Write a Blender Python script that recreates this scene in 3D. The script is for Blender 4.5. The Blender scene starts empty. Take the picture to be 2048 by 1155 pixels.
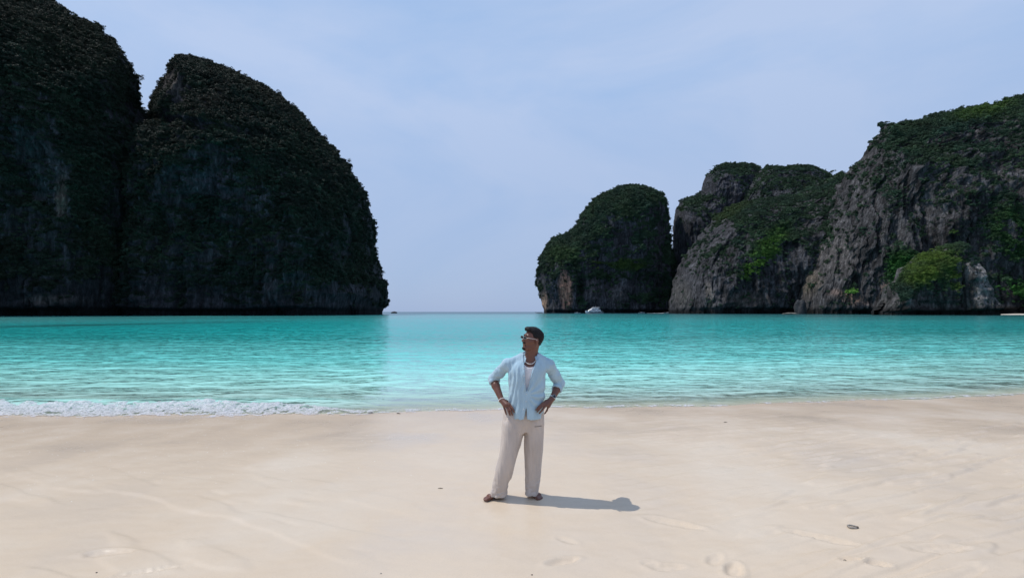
import bpy, math, random
import numpy as np
from mathutils import Vector, Matrix
random.seed(7)
RNG = np.random.default_rng(11)
sc = bpy.context.scene
col = sc.collection

# ---------------------------------------------------------------- camera
PITCH = math.atan(45.5 / 1000.0)
CAM_Z = 2.2
cam_data = bpy.data.cameras.new('camera')
cam = bpy.data.objects.new('camera', cam_data)
col.objects.link(cam)
cam_data.sensor_width = 36.0
cam_data.lens = 36.0 * 1000.0 / 2048.0
cam_data.clip_start = 0.05
cam_data.clip_end = 60000.0
cam.location = (0, 0, CAM_Z)
cam.rotation_euler = (math.pi / 2 + PITCH, 0, 0)
sc.camera = cam

# ---------------------------------------------------------------- sky and sun
SUN = Vector((-0.475, 0.15, 0.87)).normalized()          # direction towards the sun
SUN_EL = math.asin(SUN.z)
SUN_AZ = math.atan2(SUN.x, SUN.y)
world = bpy.data.worlds.new('World')
sc.world = world
world.use_nodes = True
nt = world.node_tree
for n in list(nt.nodes):
    nt.nodes.remove(n)
N = nt.nodes.new
wout = N('ShaderNodeOutputWorld')
sky = N('ShaderNodeTexSky')
sky.sky_type = 'NISHITA'
sky.sun_disc = False
sky.sun_elevation = SUN_EL
sky.sun_rotation = SUN_AZ % (2 * math.pi)
sky.air_density = 1.0
sky.dust_density = 1.0
bg1 = N('ShaderNodeBackground'); bg1.inputs['Strength'].default_value = 0.10
bg2 = N('ShaderNodeBackground'); bg2.inputs['Strength'].default_value = 1.0
mixw = N('ShaderNodeMixShader')
tc = N('ShaderNodeTexCoord')
mp = N('ShaderNodeMapping'); mp.inputs['Scale'].default_value = (1.0, 1.0, 2.2)
mp.inputs['Rotation'].default_value = (0.25, 0.35, 0.5)
ns = N('ShaderNodeTexNoise'); ns.inputs['Scale'].default_value = 1.7; ns.inputs['Detail'].default_value = 8; ns.inputs['Roughness'].default_value = 0.55
ns.inputs['Distortion'].default_value = 0.6
rp = N('ShaderNodeValToRGB')
rp.color_ramp.elements[0].position = 0.40; rp.color_ramp.elements[0].color = (0.395, 0.565, 0.865, 1)
rp.color_ramp.elements[1].position = 0.62; rp.color_ramp.elements[1].color = (0.515, 0.64, 0.89, 1)
nt.links.new(tc.outputs['Generated'], mp.inputs['Vector'])
nt.links.new(mp.outputs[0], ns.inputs['Vector'])
nt.links.new(ns.outputs['Fac'], rp.inputs[0])
# pale haze band towards the horizon
sepw = N('ShaderNodeSeparateXYZ'); nt.links.new(tc.outputs['Generated'], sepw.inputs[0])
mrw = N('ShaderNodeMapRange'); mrw.inputs['From Min'].default_value = 0.0; mrw.inputs['From Max'].default_value = 0.42
mrw.inputs['To Min'].default_value = 0.9; mrw.inputs['To Max'].default_value = 0.0
nt.links.new(sepw.outputs['Z'], mrw.inputs['Value'])
mxc = N('ShaderNodeMixRGB'); mxc.inputs['Color2'].default_value = (0.365, 0.48, 0.72, 1)
nt.links.new(mrw.outputs[0], mxc.inputs['Fac']); nt.links.new(rp.outputs[0], mxc.inputs['Color1'])
nt.links.new(mxc.outputs[0], bg2.inputs['Color'])
nt.links.new(sky.outputs[0], bg1.inputs['Color'])
mixw.inputs['Fac'].default_value = 0.88
nt.links.new(bg1.outputs[0], mixw.inputs[1]); nt.links.new(bg2.outputs[0], mixw.inputs[2])
nt.links.new(mixw.outputs[0], wout.inputs['Surface'])

sun_data = bpy.data.lights.new('sun', 'SUN')
sun_data.energy = 3.1
sun_data.angle = math.radians(0.5)
sun_data.color = (1.0, 0.965, 0.91)
sun = bpy.data.objects.new('sun', sun_data)
col.objects.link(sun)
sun.rotation_euler = SUN.to_track_quat('Z', 'Y').to_euler()
sc.view_settings.view_transform = 'Standard'
sc.view_settings.look = 'None'
sc.view_settings.exposure = 0.0
sc.view_settings.gamma = 1.0
sc.view_settings.use_curve_mapping = False
sc.cycles.max_bounces = 8
sc.cycles.transparent_max_bounces = 12
sc.cycles.caustics_reflective = False
sc.cycles.caustics_refractive = False

# ---------------------------------------------------------------- helpers
CP, SP = math.cos(PITCH), math.sin(PITCH)
def bearing(px, py):
    """x/y and z/y slopes of the line of sight to a point of the view."""
    u = (np.asarray(px, float) - 1024.0) / 1000.0
    v = (577.5 - np.asarray(py, float)) / 1000.0
    fy = CP - v * SP
    fz = SP + v * CP
    return u / fy, fz / fy
def at(px, py, Y):
    b, e = bearing(px, py)
    return Vector((float(b) * Y, Y, CAM_Z + float(e) * Y))

def smooth(a, b, x):
    t = np.clip((x - a) / (b - a), 0, 1)
    return t * t * (3 - 2 * t)

def _hash(ix, iy, iz, seed):
    h = (ix.astype(np.uint32) * np.uint32(374761393) + iy.astype(np.uint32) * np.uint32(668265263)
         + iz.astype(np.uint32) * np.uint32(2147483647) + np.uint32(seed * 974711 + 12345))
    h = (h ^ (h >> np.uint32(13))) * np.uint32(1274126177)
    h = (h ^ (h >> np.uint32(16))) * np.uint32(2246822519)
    return h ^ (h >> np.uint32(15))
_G = np.array([[1,1,0],[-1,1,0],[1,-1,0],[-1,-1,0],[1,0,1],[-1,0,1],[1,0,-1],[-1,0,-1],
               [0,1,1],[0,-1,1],[0,1,-1],[0,-1,-1],[1,1,0],[0,-1,1],[-1,1,0],[0,-1,-1]], float)
def pn(x, y, z=0.0, seed=0):
    """gradient noise, about -1..1"""
    x, y, z = np.broadcast_arrays(np.asarray(x, float), np.asarray(y, float), np.asarray(z, float))
    ix, iy, iz = np.floor(x).astype(np.int64), np.floor(y).astype(np.int64), np.floor(z).astype(np.int64)
    fx, fy, fz = x - ix, y - iy, z - iz
    u, v, w = [t * t * t * (t * (t * 6 - 15) + 10) for t in (fx, fy, fz)]
    r = 0
    for dx in (0, 1):
        wx = u if dx else 1 - u
        for dy in (0, 1):
            wy = v if dy else 1 - v
            for dz in (0, 1):
                wz = w if dz else 1 - w
                g = _G[_hash(ix + dx, iy + dy, iz + dz, seed) & np.uint32(15)]
                r = r + wx * wy * wz * (g[..., 0] * (fx - dx) + g[..., 1] * (fy - dy) + g[..., 2] * (fz - dz))
    return r
def fbm(x, y, z=0.0, oct=4, seed=0, gain=0.5):
    a, s, r = 1.0, 1.0, 0
    for k in range(oct):
        r = r + a * pn(x * s, y * s, np.asarray(z) * s, seed + 17 * k)
        a *= gain; s *= 2.03
    return r
def ridged(x, y, z=0.0, oct=3, seed=0):
    a, s, r = 1.0, 1.0, 0
    for k in range(oct):
        r = r + a * (1 - 2.2 * np.abs(pn(x * s, y * s, np.asarray(z) * s, seed + 31 * k)))
        a *= 0.5; s *= 2.1
    return r / 1.75

def tag(o, label=None, cat=None, group=None, kind=None):
    if label: o['label'] = label
    if cat: o['category'] = cat
    if group: o['group'] = group
    if kind: o['kind'] = kind
    return o
def empty(name, loc, label, cat, group=None, rz=0.0):
    o = bpy.data.objects.new(name, None)
    o.empty_display_size = 0.2
    o.location = loc
    o.rotation_euler = (0, 0, rz)
    col.objects.link(o)
    return tag(o, label, cat, group)
def mesh_obj(name, verts, faces, mat=None, parent=None, smooth_=True, attrs=None, link=True):
    """verts (n,3) array, faces (m,3|4) array or list; attrs {name: (n,) or (n,3)}"""
    me = bpy.data.meshes.new(name)
    verts = np.asarray(verts, np.float32)
    if isinstance(faces, np.ndarray):
        m, k = faces.shape
        me.vertices.add(len(verts)); me.vertices.foreach_set('co', verts.ravel())
        me.loops.add(m * k); me.loops.foreach_set('vertex_index', faces.astype(np.int32).ravel())
        me.polygons.add(m); me.polygons.foreach_set('loop_start', np.arange(0, m * k, k, dtype=np.int32))
        me.update(calc_edges=True)
    else:
        me.from_pydata([tuple(v) for v in verts], [], faces)
    if smooth_ and len(me.polygons):
        me.polygons.foreach_set('use_smooth', np.ones(len(me.polygons), bool))
    for k_, a in (attrs or {}).items():
        a = np.asarray(a, np.float32)
        if a.ndim == 1:
            at_ = me.attributes.new(k_, 'FLOAT', 'POINT'); at_.data.foreach_set('value', a)
        else:
            at_ = me.attributes.new(k_, 'FLOAT_VECTOR', 'POINT'); at_.data.foreach_set('vector', a.ravel())
    if mat: me.materials.append(mat)
    o = bpy.data.objects.new(name, me)
    if parent: o.parent = parent
    if link: col.objects.link(o)
    return o
def grid_faces(nr, nc, wrap=False):
    r = np.arange(nr - 1)[:, None]; c = np.arange(nc if wrap else nc - 1)[None, :]
    c2 = (c + 1) % nc
    a = r * nc + c; b = r * nc + c2; d = (r + 1) * nc + c; e = (r + 1) * nc + c2
    return np.stack([a, b, e, d], -1).reshape(-1, 4)

class NodeMat:
    """small node-material builder"""
    def __init__(s, name):
        s.m = bpy.data.materials.new(name); s.m.use_nodes = True
        s.t = s.m.node_tree
        for n in list(s.t.nodes): s.t.nodes.remove(n)
        s.out = s.t.nodes.new('ShaderNodeOutputMaterial')
    def n(s, kind, props=None, **ins):
        nd = s.t.nodes.new('ShaderNode' + kind)
        for k, v in (props or {}).items(): setattr(nd, k, v)
        for k, v in ins.items():
            key = k.replace('_', ' ')
            if key.isdigit(): key = int(key)
            if isinstance(v, bpy.types.NodeSocket): s.t.links.new(v, nd.inputs[key])
            else: nd.inputs[key].default_value = v
        return nd
    def l(s, a, b): s.t.links.new(a, b)
    def math(s, op, a, b=0.0, c=0.0, clamp=False):
        nd = s.n('Math', {'operation': op, 'use_clamp': clamp})
        for i, v in enumerate((a, b, c)):
            if isinstance(v, bpy.types.NodeSocket): s.l(v, nd.inputs[i])
            else: nd.inputs[i].default_value = v
        return nd.outputs[0]
    def mix(s, fac, a, b, blend='MIX'):
        nd = s.n('MixRGB', {'blend_type': blend})
        for key, v in (('Fac', fac), ('Color1', a), ('Color2', b)):
            if isinstance(v, bpy.types.NodeSocket): s.l(v, nd.inputs[key])
            else: nd.inputs[key].default_value = v if key == 'Fac' else (*v, 1)
        return nd.outputs[0]
    def attr(s, name, typ='GEOMETRY'):
        return s.n('Attribute', {'attribute_name': name, 'attribute_type': typ})
    def noise(s, vec=None, scale=5, detail=3, rough=0.5, mscale=None, dist=0.0):
        if vec is None: vec = s.n('TexCoord').outputs['Object']
        if mscale is not None:
            m = s.n('Mapping', Scale=mscale); s.l(vec, m.inputs['Vector']); vec = m.outputs[0]
        nd = s.n('TexNoise', Scale=scale, Detail=detail, Roughness=rough, Distortion=dist)
        s.l(vec, nd.inputs['Vector'])
        return nd.outputs['Fac']
    def ramp(s, fac, stops):
        nd = s.n('ValToRGB'); el = nd.color_ramp.elements
        while len(el) < len(stops): el.new(0.5)
        for e_, (p, c) in zip(el, stops):
            e_.position = p; e_.color = (c, c, c, 1) if isinstance(c, (int, float)) else (*c, 1)
        s.l(fac, nd.inputs[0])
        return nd.outputs[0]
    def bump(s, h, strength=0.3, dist=0.1, normal=None):
        nd = s.n('Bump', Strength=strength, Distance=dist); s.l(h, nd.inputs['Height'])
        if normal: s.l(normal, nd.inputs['Normal'])
        return nd.outputs[0]
    def done(s, sh):
        s.l(sh, s.out.inputs['Surface']); return s.m
def pbr(name, color, rough=0.6, bump=None, spec=0.5, metal=0.0, vary=0.0, vscale=8, alpha=None, coat=0.0, sss=0.0):
    m = NodeMat(name)
    c = color
    if vary:
        f = m.noise(scale=vscale, detail=4)
        lo = tuple(v * (1 - vary) for v in color); hi = tuple(min(1, v * (1 + vary)) for v in color)
        c = m.ramp(f, [(0.3, lo), (0.7, hi)])
    p = m.n('BsdfPrincipled', Roughness=rough, Metallic=metal)
    p.inputs['Specular IOR Level'].default_value = spec
    p.inputs['Coat Weight'].default_value = coat
    if sss:
        p.inputs['Subsurface Weight'].default_value = sss
        p.inputs['Subsurface Radius'].default_value = (0.012, 0.005, 0.003)
    if isinstance(c, tuple): p.inputs['Base Color'].default_value = (*c, 1)
    else: m.l(c, p.inputs['Base Color'])
    if bump:
        m.l(m.bump(m.noise(scale=bump[0], detail=3), bump[1], bump[2]), p.inputs['Normal'])
    if alpha is not None: p.inputs['Alpha'].default_value = alpha
    return m.done(p.outputs[0])

# ---------------------------------------------------------------- shore line and beach height
_SX = np.array([-400, -60, -30, -11, -5.6, -3.6, -1.4, 2.0, 7.0, 13.6, 30, 60, 400], float)
_SY = np.array([24, 14, 11.6, 10.85, 10.75, 11.05, 11.3, 11.6, 12.2, 13.4, 18, 28, 90], float)
def shore(x):
    x = np.asarray(x, float)
    r = 0
    for o_, w_ in ((-1.2, .2), (-.5, .3), (.5, .3), (1.2, .2)):
        r = r + w_ * np.interp(x + o_, _SX, _SY)
    return r + 0.10 * np.sin(x * 0.9 + 1.0) + 0.05 * np.sin(x * 2.3)
def beach_z(x, y):
    d = shore(x) - np.asarray(y, float)
    up = 0.052 * np.minimum(d, 9) + 0.03 * np.clip(d - 9, 0, 25)
    dn = 0.048 * np.maximum(d, -45) + 0.01 * np.clip(d + 45, -200, 0)
    return np.where(d > 0, up, dn)
FEET = []
def ground(px, py):
    """point of the beach seen at a pixel"""
    b, e = bearing(px, py)
    Y = 5.0
    for _ in range(40):
        z = float(beach_z(b * Y, Y))
        Y = 0.5 * Y + 0.5 * (z - CAM_Z) / float(e)
    return Vector((float(b) * Y, Y, float(beach_z(b * Y, Y))))

# ---------------------------------------------------------------- sand
# (bearing pixel of the centre, length m, width m, depth m, angle degrees)
PRINTS = [((1125, 1122), 0.24, 0.10, 0.014, 20), ((1335, 1133), 0.25, 0.10, 0.010, 5), ((1300, 1125), 0.12, 0.10, 0.006, 10),
          ((1468, 1138), 0.22, 0.12, 0.016, 60), ((1430, 1118), 0.20, 0.10, 0.008, 50), ((1705, 1122), 0.16, 0.08, 0.014, 0),
          ((1755, 1130), 0.16, 0.09, 0.012, -20), ((218, 1106), 0.34, 0.14, 0.028, 0), ((300, 1143), 0.4, 0.06, 0.012, 25),
          ((1135, 1080), 0.22, 0.08, 0.006, -50), ((1350, 1045), 0.5, 0.14, 0.012, -35), ((1880, 1100), 0.45, 0.16, 0.012, 0),
          ((1640, 1075), 0.5, 0.12, 0.012, -35), ((1000, 1012), 0.3, 0.1, 0.002, 60)]
def sand_relief(x, y):
    d = shore(x) - y
    land = smooth(0.2, 2.5, d)
    # long diagonal wash ridges, stronger on the right
    c, s_ = math.cos(-0.42), math.sin(-0.42)
    u = x * c - y * s_; v = x * s_ + y * c
    right = smooth(0.3, 3.5, x) * smooth(11.5, 7.5, y)
    r = 0.024 * right * land * smooth(0.02, 0.28, fbm(u / 2.6, v / 0.34, 3.1, 3, 5)) * (0.6 + 0.8 * pn(u / 2, v / 2, 0, 9))
    r = r + 0.014 * right * land * smooth(0.05, 0.2, fbm(u / 1.1, v / 0.16, 7.7, 2, 6))
    # on the left the tongues of wet sand run towards lower right
    left = smooth(0.0, -2.5, x)
    u2 = x * math.cos(0.5) - y * math.sin(0.5); v2 = x * math.sin(0.5) + y * math.cos(0.5)
    r = r + 0.012 * left * smooth(7.5, 5, y) * smooth(0.1, 0.3, fbm(u2 / 2.0, v2 / 0.5, 1.3, 3, 15))
    r = r + 0.02 * fbm(x / 3.0, y / 2.2, 0.5, 3, 21) * land
    r = r + 0.0026 * fbm(x / 0.22, y / 0.16, 0.2, 3, 22) * (0.4 + land)
    r = r + 0.0034 * np.clip(fbm(x / 0.09, y / 0.10, 0.9, 2, 24) - 0.12, 0, 1) * smooth(1.0, -2.0, x) * smooth(5.5, 7.5, y)
    r = r + 0.0040 * np.clip(fbm(x / 0.30, y / 0.20, 4.9, 3, 25) - 0.25, -0.4, 0) * smooth(6.5, 4.0, y)
    # backwash ripples near the water
    rip = smooth(3.2, 0.6, d) * smooth(-0.5, 0.5, d)
    r = r + 0.006 * rip * pn(u / 0.5, v / 0.09, 2.0, 33) * (0.4 + smooth(0, 4, x))
    wide_rip = smooth(0.5, 5, x) * smooth(4.5, 1.0, d) * smooth(-0.2, 0.5, d)
    r = r + 0.010 * wide_rip * pn(u / 0.9, v / 0.16, 5.0, 35) * (0.5 + pn(x / 1.7, y / 1.1, 0, 36))
    for (c_, L, W, D, ang) in PRINTS:
        D = D * 1.5 if c_[0] > 250 else D * 0.7; g = GPTS[c_]
        a = math.radians(ang)
        dx = x - g.x; dy = y - g.y
        p = (dx * math.cos(a) + dy * math.sin(a)) / (L / 2); q = (-dx * math.sin(a) + dy * math.cos(a)) / (W / 2)
        near = (np.abs(dx) < 0.8) & (np.abs(dy) < 0.8)
        if not near.any(): continue
        rr = np.sqrt(p ** 2 + q ** 2 * (1 + 0.35 * np.clip(p, -1, 1))) + 0.16 * pn(x * 14, y * 14, ang, 3)
        r = r + np.where(near, -D * smooth(1.15, 0.55, rr) + 0.35 * D * np.exp(-((rr - 1.25) / 0.22) ** 2), 0)
        r = r + np.where(near & (rr < 1.2), 0.35 * D * pn(x * 22, y * 22, ang, 8), 0)
    return r
GPTS = {p_[0]: ground(*p_[0]) for p_ in PRINTS}
def sand_z(x, y):
    return beach_z(x, y) + sand_relief(np.asarray(x, float), np.asarray(y, float))

rows = np.concatenate([np.linspace(-45, 0, 14), np.linspace(0.6, 2.6, 12), 2.75 * 1.0055 ** np.arange(0, 300), [15.5, 17, 19, 22, 26, 32, 40, 55, 80]])
nc = 640
t_ = np.linspace(-1, 1, nc)
sx = t_[None, :] * (1.28 * np.abs(rows) + 1.0)[:, None]
wide = np.clip(np.abs(t_) - 0.93, 0, 1) / 0.07
sx = sx + np.sign(t_)[None, :] * (wide ** 2)[None, :] * 60
sy = np.broadcast_to(rows[:, None], sx.shape)
sz = sand_z(sx, sy)
m = NodeMat('wet_coral_sand')
pos = m.n('TexCoord').outputs['Object']
d_at = m.attr('inland').outputs['Fac']
n1 = m.noise(pos, 0.55, 4, 0.55)
n2 = m.noise(pos, 3.0, 5, 0.6, mscale=(0.6, 2.0, 1))
n3 = m.noise(pos, 140, 2, 0.7)
c1 = m.ramp(n1, [(0.32, (0.570, 0.468, 0.365)), (0.5, (0.595, 0.475, 0.350)), (0.68, (0.605, 0.508, 0.400))])
c2 = m.mix(m.math('MULTIPLY', m.ramp(n2, [(0.35, 0.0), (0.75, 1.0)]), 0.22), c1, (0.65, 0.55, 0.435))
c3 = m.mix(m.math('MULTIPLY', m.ramp(n3, [(0.35, 1.0), (0.5, 0.0)]), 0.22), c2, (0.36, 0.30, 0.26))
wet = m.ramp(m.math('ADD', m.math('DIVIDE', d_at, 6.0), m.math('MULTIPLY', m.math('SUBTRACT', n1, 0.5), 0.7)), [(0.0, 1.0), (0.75, 0.0)])
c4 = m.mix(wet, c3, m.mix(1.0, c3, (0.90, 0.875, 0.86), 'MULTIPLY'))
bn = m.bump(n3, 0.10, 0.004)
rough = m.math('ADD', m.math('ADD', 0.40, m.math('MULTIPLY', wet, -0.08)), m.math('MULTIPLY', m.math('SUBTRACT', n1, 0.5), 0.5))
p = m.n('BsdfPrincipled', Roughness=rough)
p.inputs['IOR'].default_value = 1.33
m.l(c4, p.inputs['Base Color']); m.l(bn, p.inputs['Normal'])
M_SAND = m.done(p.outputs[0])
o = mesh_obj('sand_beach', np.stack([sx, sy, sz], -1).reshape(-1, 3), grid_faces(*sx.shape), M_SAND,
             attrs={'inland': (shore(sx) - sy - 2.6 * smooth(2.5, 9, sx) * smooth(5, 9, sy) - 1.0 * smooth(-1.5, -6, sx)).ravel()})
tag(o, 'pale wet coral sand sloping down to the turquoise bay', kind='structure')

# ---------------------------------------------------------------- water
def wave_h(x, y):
    d = y - shore(x)                                    # metres off shore
    r_ = np.hypot(x, y)
    am = smooth(0.0, 7.0, d) * 0.8 + 0.2 * smooth(0.0, 2.0, d)
    far = np.exp(-np.maximum(r_ - 45, 0) / 40)
    wx = x + 0.5 * pn(x / 5, y / 5, 0, 3)
    h = 0.030 * pn(wx / 2.0, (y + 0.12 * x) / 1.15, 0.3, 41)
    h = h + 0.018 * pn(wx / 0.95, (y - 0.12 * x) / 0.5, 0.9, 42)
    h = h + 0.007 * pn(wx / 0.5, (y + 0.2 * x) / 0.20, 1.9, 43) * np.exp(-np.maximum(r_ - 14, 0) / 12)
    h = h * am * far
    # low swell that has just broken on the left
    lw = smooth(-2.6, -5.0, x)
    h = h + lw * 0.13 * np.exp(-((d - 1.15) / 0.55) ** 2)
    h = h + 0.03 * smooth(3, 8, x) * np.exp(-((d - 1.6) / 0.45) ** 2)
    return h
yr = [8.6]
while yr[-1] < 25000:
    y0 = yr[-1]
    yr.append(y0 + (0.05 if y0 < 22 else 0.0024 * y0 if y0 < 70 else 0.02 * y0 if y0 < 1000 else 0.12 * y0))
yr = np.array(yr)
ncw = 460
tw = np.linspace(-1, 1, ncw)
wx_ = tw[None, :] * (1.22 * yr + 1.5)[:, None] + np.sign(tw)[None, :] * (np.clip(np.abs(tw) - 0.94, 0, 1) / 0.06)[None, :] ** 2 * (30 + 1.5 * yr[:, None])
wy_ = np.broadcast_to(yr[:, None], wx_.shape)
wz_ = wave_h(wx_, wy_)
depth = np.maximum(wz_ - beach_z(wx_, wy_), 0)
m = NodeMat('bay_water')
pos = m.n('TexCoord').outputs['Object']
dep = m.attr('depth').outputs['Fac']
dist = m.attr('range').outputs['Fac']
patch = m.noise(pos, 0.03, 4, 0.6, mscale=(0.5, 1.6, 1))
dn = m.math('MULTIPLY', m.math('ADD', dep, m.math('MULTIPLY', m.math('SUBTRACT', patch, 0.5), 0.25)), 0.25)
c = m.ramp(dn, [(0.0, (0.64, 0.84, 0.73)), (0.05, (0.42, 0.83, 0.73)), (0.14, (0.17, 0.67, 0.61)),
                (0.35, (0.03, 0.40, 0.37)), (0.62, (0.010, 0.47, 0.445))])
# darker reef or weed bands and painted cliff reflection far out, deeper open sea beyond the bay mouth
reef = m.ramp(m.noise(pos, 0.012, 3, 0.55, mscale=(0.25, 1.6, 1)), [(0.52, 0.0), (0.62, 1.0)])
farish = m.n('MapRange', **{'From_Min': 120.0, 'From_Max': 230.0}, Value=dist).outputs[0]
c = m.mix(m.math('MULTIPLY', m.math('MULTIPLY', reef, farish), 0.55), c, (0.006, 0.12, 0.12))
weed_and_reflection = m.attr('weed_and_reflection').outputs['Fac']  # right: dark cliff reflection painted into the water colour; left: band of weed
c = m.mix(m.math('MULTIPLY', weed_and_reflection, m.ramp(m.noise(pos, 0.05, 4, 0.6, mscale=(0.4, 1.4, 1)), [(0.35, 0.35), (0.6, 1.0)])), c, (0.006, 0.105, 0.095))
open_ = m.n('MapRange', **{'From_Min': 260.0, 'From_Max': 620.0}, Value=dist).outputs[0]
c = m.mix(open_, c, (0.018, 0.095, 0.13))
# ripples: fine relief that fades with distance as the waves get smaller than can be seen
fade = m.n('MapRange', **{'From_Min': 12.0, 'From_Max': 260.0, 'To_Min': 1.0, 'To_Max': 0.25}, Value=dist).outputs[0]
w1 = m.noise(pos, 2.2, 3, 0.55, mscale=(0.8, 1.7, 1), dist=0.4)
w2 = m.noise(pos, 0.7, 3, 0.55, mscale=(0.6, 1.4, 1), dist=0.3)
w3 = m.noise(pos, 0.16, 3, 0.6, mscale=(0.3, 1.5, 1), dist=0.3)
hsum = m.math('ADD', m.math('MULTIPLY', w1, 0.05), m.math('MULTIPLY', w2, 0.34))
bmp = m.n('Bump', Distance=1.0); m.l(hsum, bmp.inputs['Height']); m.l(fade, bmp.inputs['Strength'])
bmp2 = m.n('Bump', Distance=0.45, Strength=0.8); m.l(w3, bmp2.inputs['Height']); m.l(bmp.outputs[0], bmp2.inputs['Normal'])
nrm = bmp2.outputs[0]
dif = m.n('BsdfDiffuse'); m.l(c, dif.inputs['Color'])
m.l(m.bump(hsum, 0.35, 1.0), dif.inputs['Normal'])
tr = m.n('BsdfTransparent', Color=(0.90, 0.985, 0.97, 1))
alpha = m.math('SUBTRACT', 1.0, m.math('POWER', 2.718, m.math('MULTIPLY', dep, -10.0)))
base = m.n('MixShader'); m.l(alpha, base.inputs[0]); m.l(tr.outputs[0], base.inputs[1]); m.l(dif.outputs[0], base.inputs[2])
rg = m.n('MapRange', **{'From_Min': 10.0, 'From_Max': 150.0, 'To_Min': 0.03, 'To_Max': 0.14}, Value=dist).outputs[0]
gl = m.n('BsdfGlossy'); m.l(rg, gl.inputs['Roughness']); m.l(nrm, gl.inputs['Normal'])
fr = m.n('Fresnel', IOR=1.33); m.l(nrm, fr.inputs['Normal'])
fcap = m.math('MINIMUM', m.math('MULTIPLY', fr.outputs[0], 1.15), 0.85)
fcap = m.math('MULTIPLY', fcap, m.n('MapRange', **{'From_Min': 220.0, 'From_Max': 600.0, 'To_Min': 1.0, 'To_Max': 0.68}, Value=dist).outputs[0])
fcap = m.math('MULTIPLY', fcap, m.n('MapRange', **{'From_Min': 0.0, 'From_Max': 0.05}, Value=dep).outputs[0])
fin = m.n('MixShader'); m.l(fcap, fin.inputs[0]); m.l(base.outputs[0], fin.inputs[1]); m.l(gl.outputs[0], fin.inputs[2])
M_WATER = m.done(fin.outputs[0])
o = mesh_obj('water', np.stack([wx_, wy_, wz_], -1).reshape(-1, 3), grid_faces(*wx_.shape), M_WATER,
             attrs={'weed_and_reflection': np.clip(0.75 * smooth(50, 170, wx_) * smooth(130, 260, wy_)
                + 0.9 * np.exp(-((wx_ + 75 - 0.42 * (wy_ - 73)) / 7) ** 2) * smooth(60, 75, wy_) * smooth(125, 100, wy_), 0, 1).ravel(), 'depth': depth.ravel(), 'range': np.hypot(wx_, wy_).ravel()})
tag(o, 'turquoise water of the sheltered bay, clear at the shore', kind='structure')

# ---------------------------------------------------------------- cliffs
class Bushes:
    pos, scl, tint = [], [], []
def seg_dist(P, poly):
    best = np.full(len(P), 1e9)
    for a, b in zip(poly[:-1], poly[1:]):
        a = np.array(a, float); b = np.array(b, float); ab = b - a
        t = np.clip(((P - a) @ ab) / (ab @ ab + 1e-9), 0, 1)
        best = np.minimum(best, np.hypot(*(P - (a + t[:, None] * ab)).T))
    return best
def ell(PX, PY, cx, cy, rx, ry, rot=0.0):
    a = math.radians(rot); dx = PX - cx; dy = PY - cy
    u = dx * math.cos(a) + dy * math.sin(a); v = -dx * math.sin(a) + dy * math.cos(a)
    return np.clip(1.6 - 1.6 * np.sqrt((u / rx) ** 2 + (v / ry) ** 2), 0, 1)

m = NodeMat('limestone')
rockc = m.attr('rock').outputs['Color']
pos = m.n('TexCoord').outputs['Object']
f1 = m.noise(pos, 0.5, 5, 0.65, mscale=(1, 1, 0.16))
f2 = m.noise(pos, 0.16, 5, 0.6)
f3 = m.noise(pos, 1.1, 4, 0.6, mscale=(1, 1, 0.3))
cc = m.mix(1.0, rockc, m.ramp(f1, [(0.3, 0.35), (0.5, 0.85), (0.72, 1.9)]), 'MULTIPLY')
cc = m.mix(1.0, cc, m.ramp(f3, [(0.35, 0.7), (0.7, 1.35)]), 'MULTIPLY')
vg = m.attr('veg').outputs['Fac']
vf = m.ramp(m.math('ADD', vg, m.math('MULTIPLY', m.math('SUBTRACT', f2, 0.5), 0.8)), [(0.40, 0.0), (0.60, 1.0)])
vt = m.attr('vtint').outputs['Color']
cc = m.mix(vf, cc, m.mix(1.0, vt, m.ramp(f3, [(0.3, 0.5), (0.7, 1.2)]), 'MULTIPLY'))
p = m.n('BsdfPrincipled', Roughness=0.92)
p.inputs['Specular IOR Level'].default_value = 0.15
m.l(cc, p.inputs['Base Color'])
hh = m.math('ADD', m.math('MULTIPLY', f1, 1.6), m.math('ADD', m.math('MULTIPLY', f2, 1.5), m.math('MULTIPLY', f3, 0.8)))
m.l(m.bump(hh, 1.0, 1.6), p.inputs['Normal'])
M_ROCK = m.done(p.outputs[0])

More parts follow.
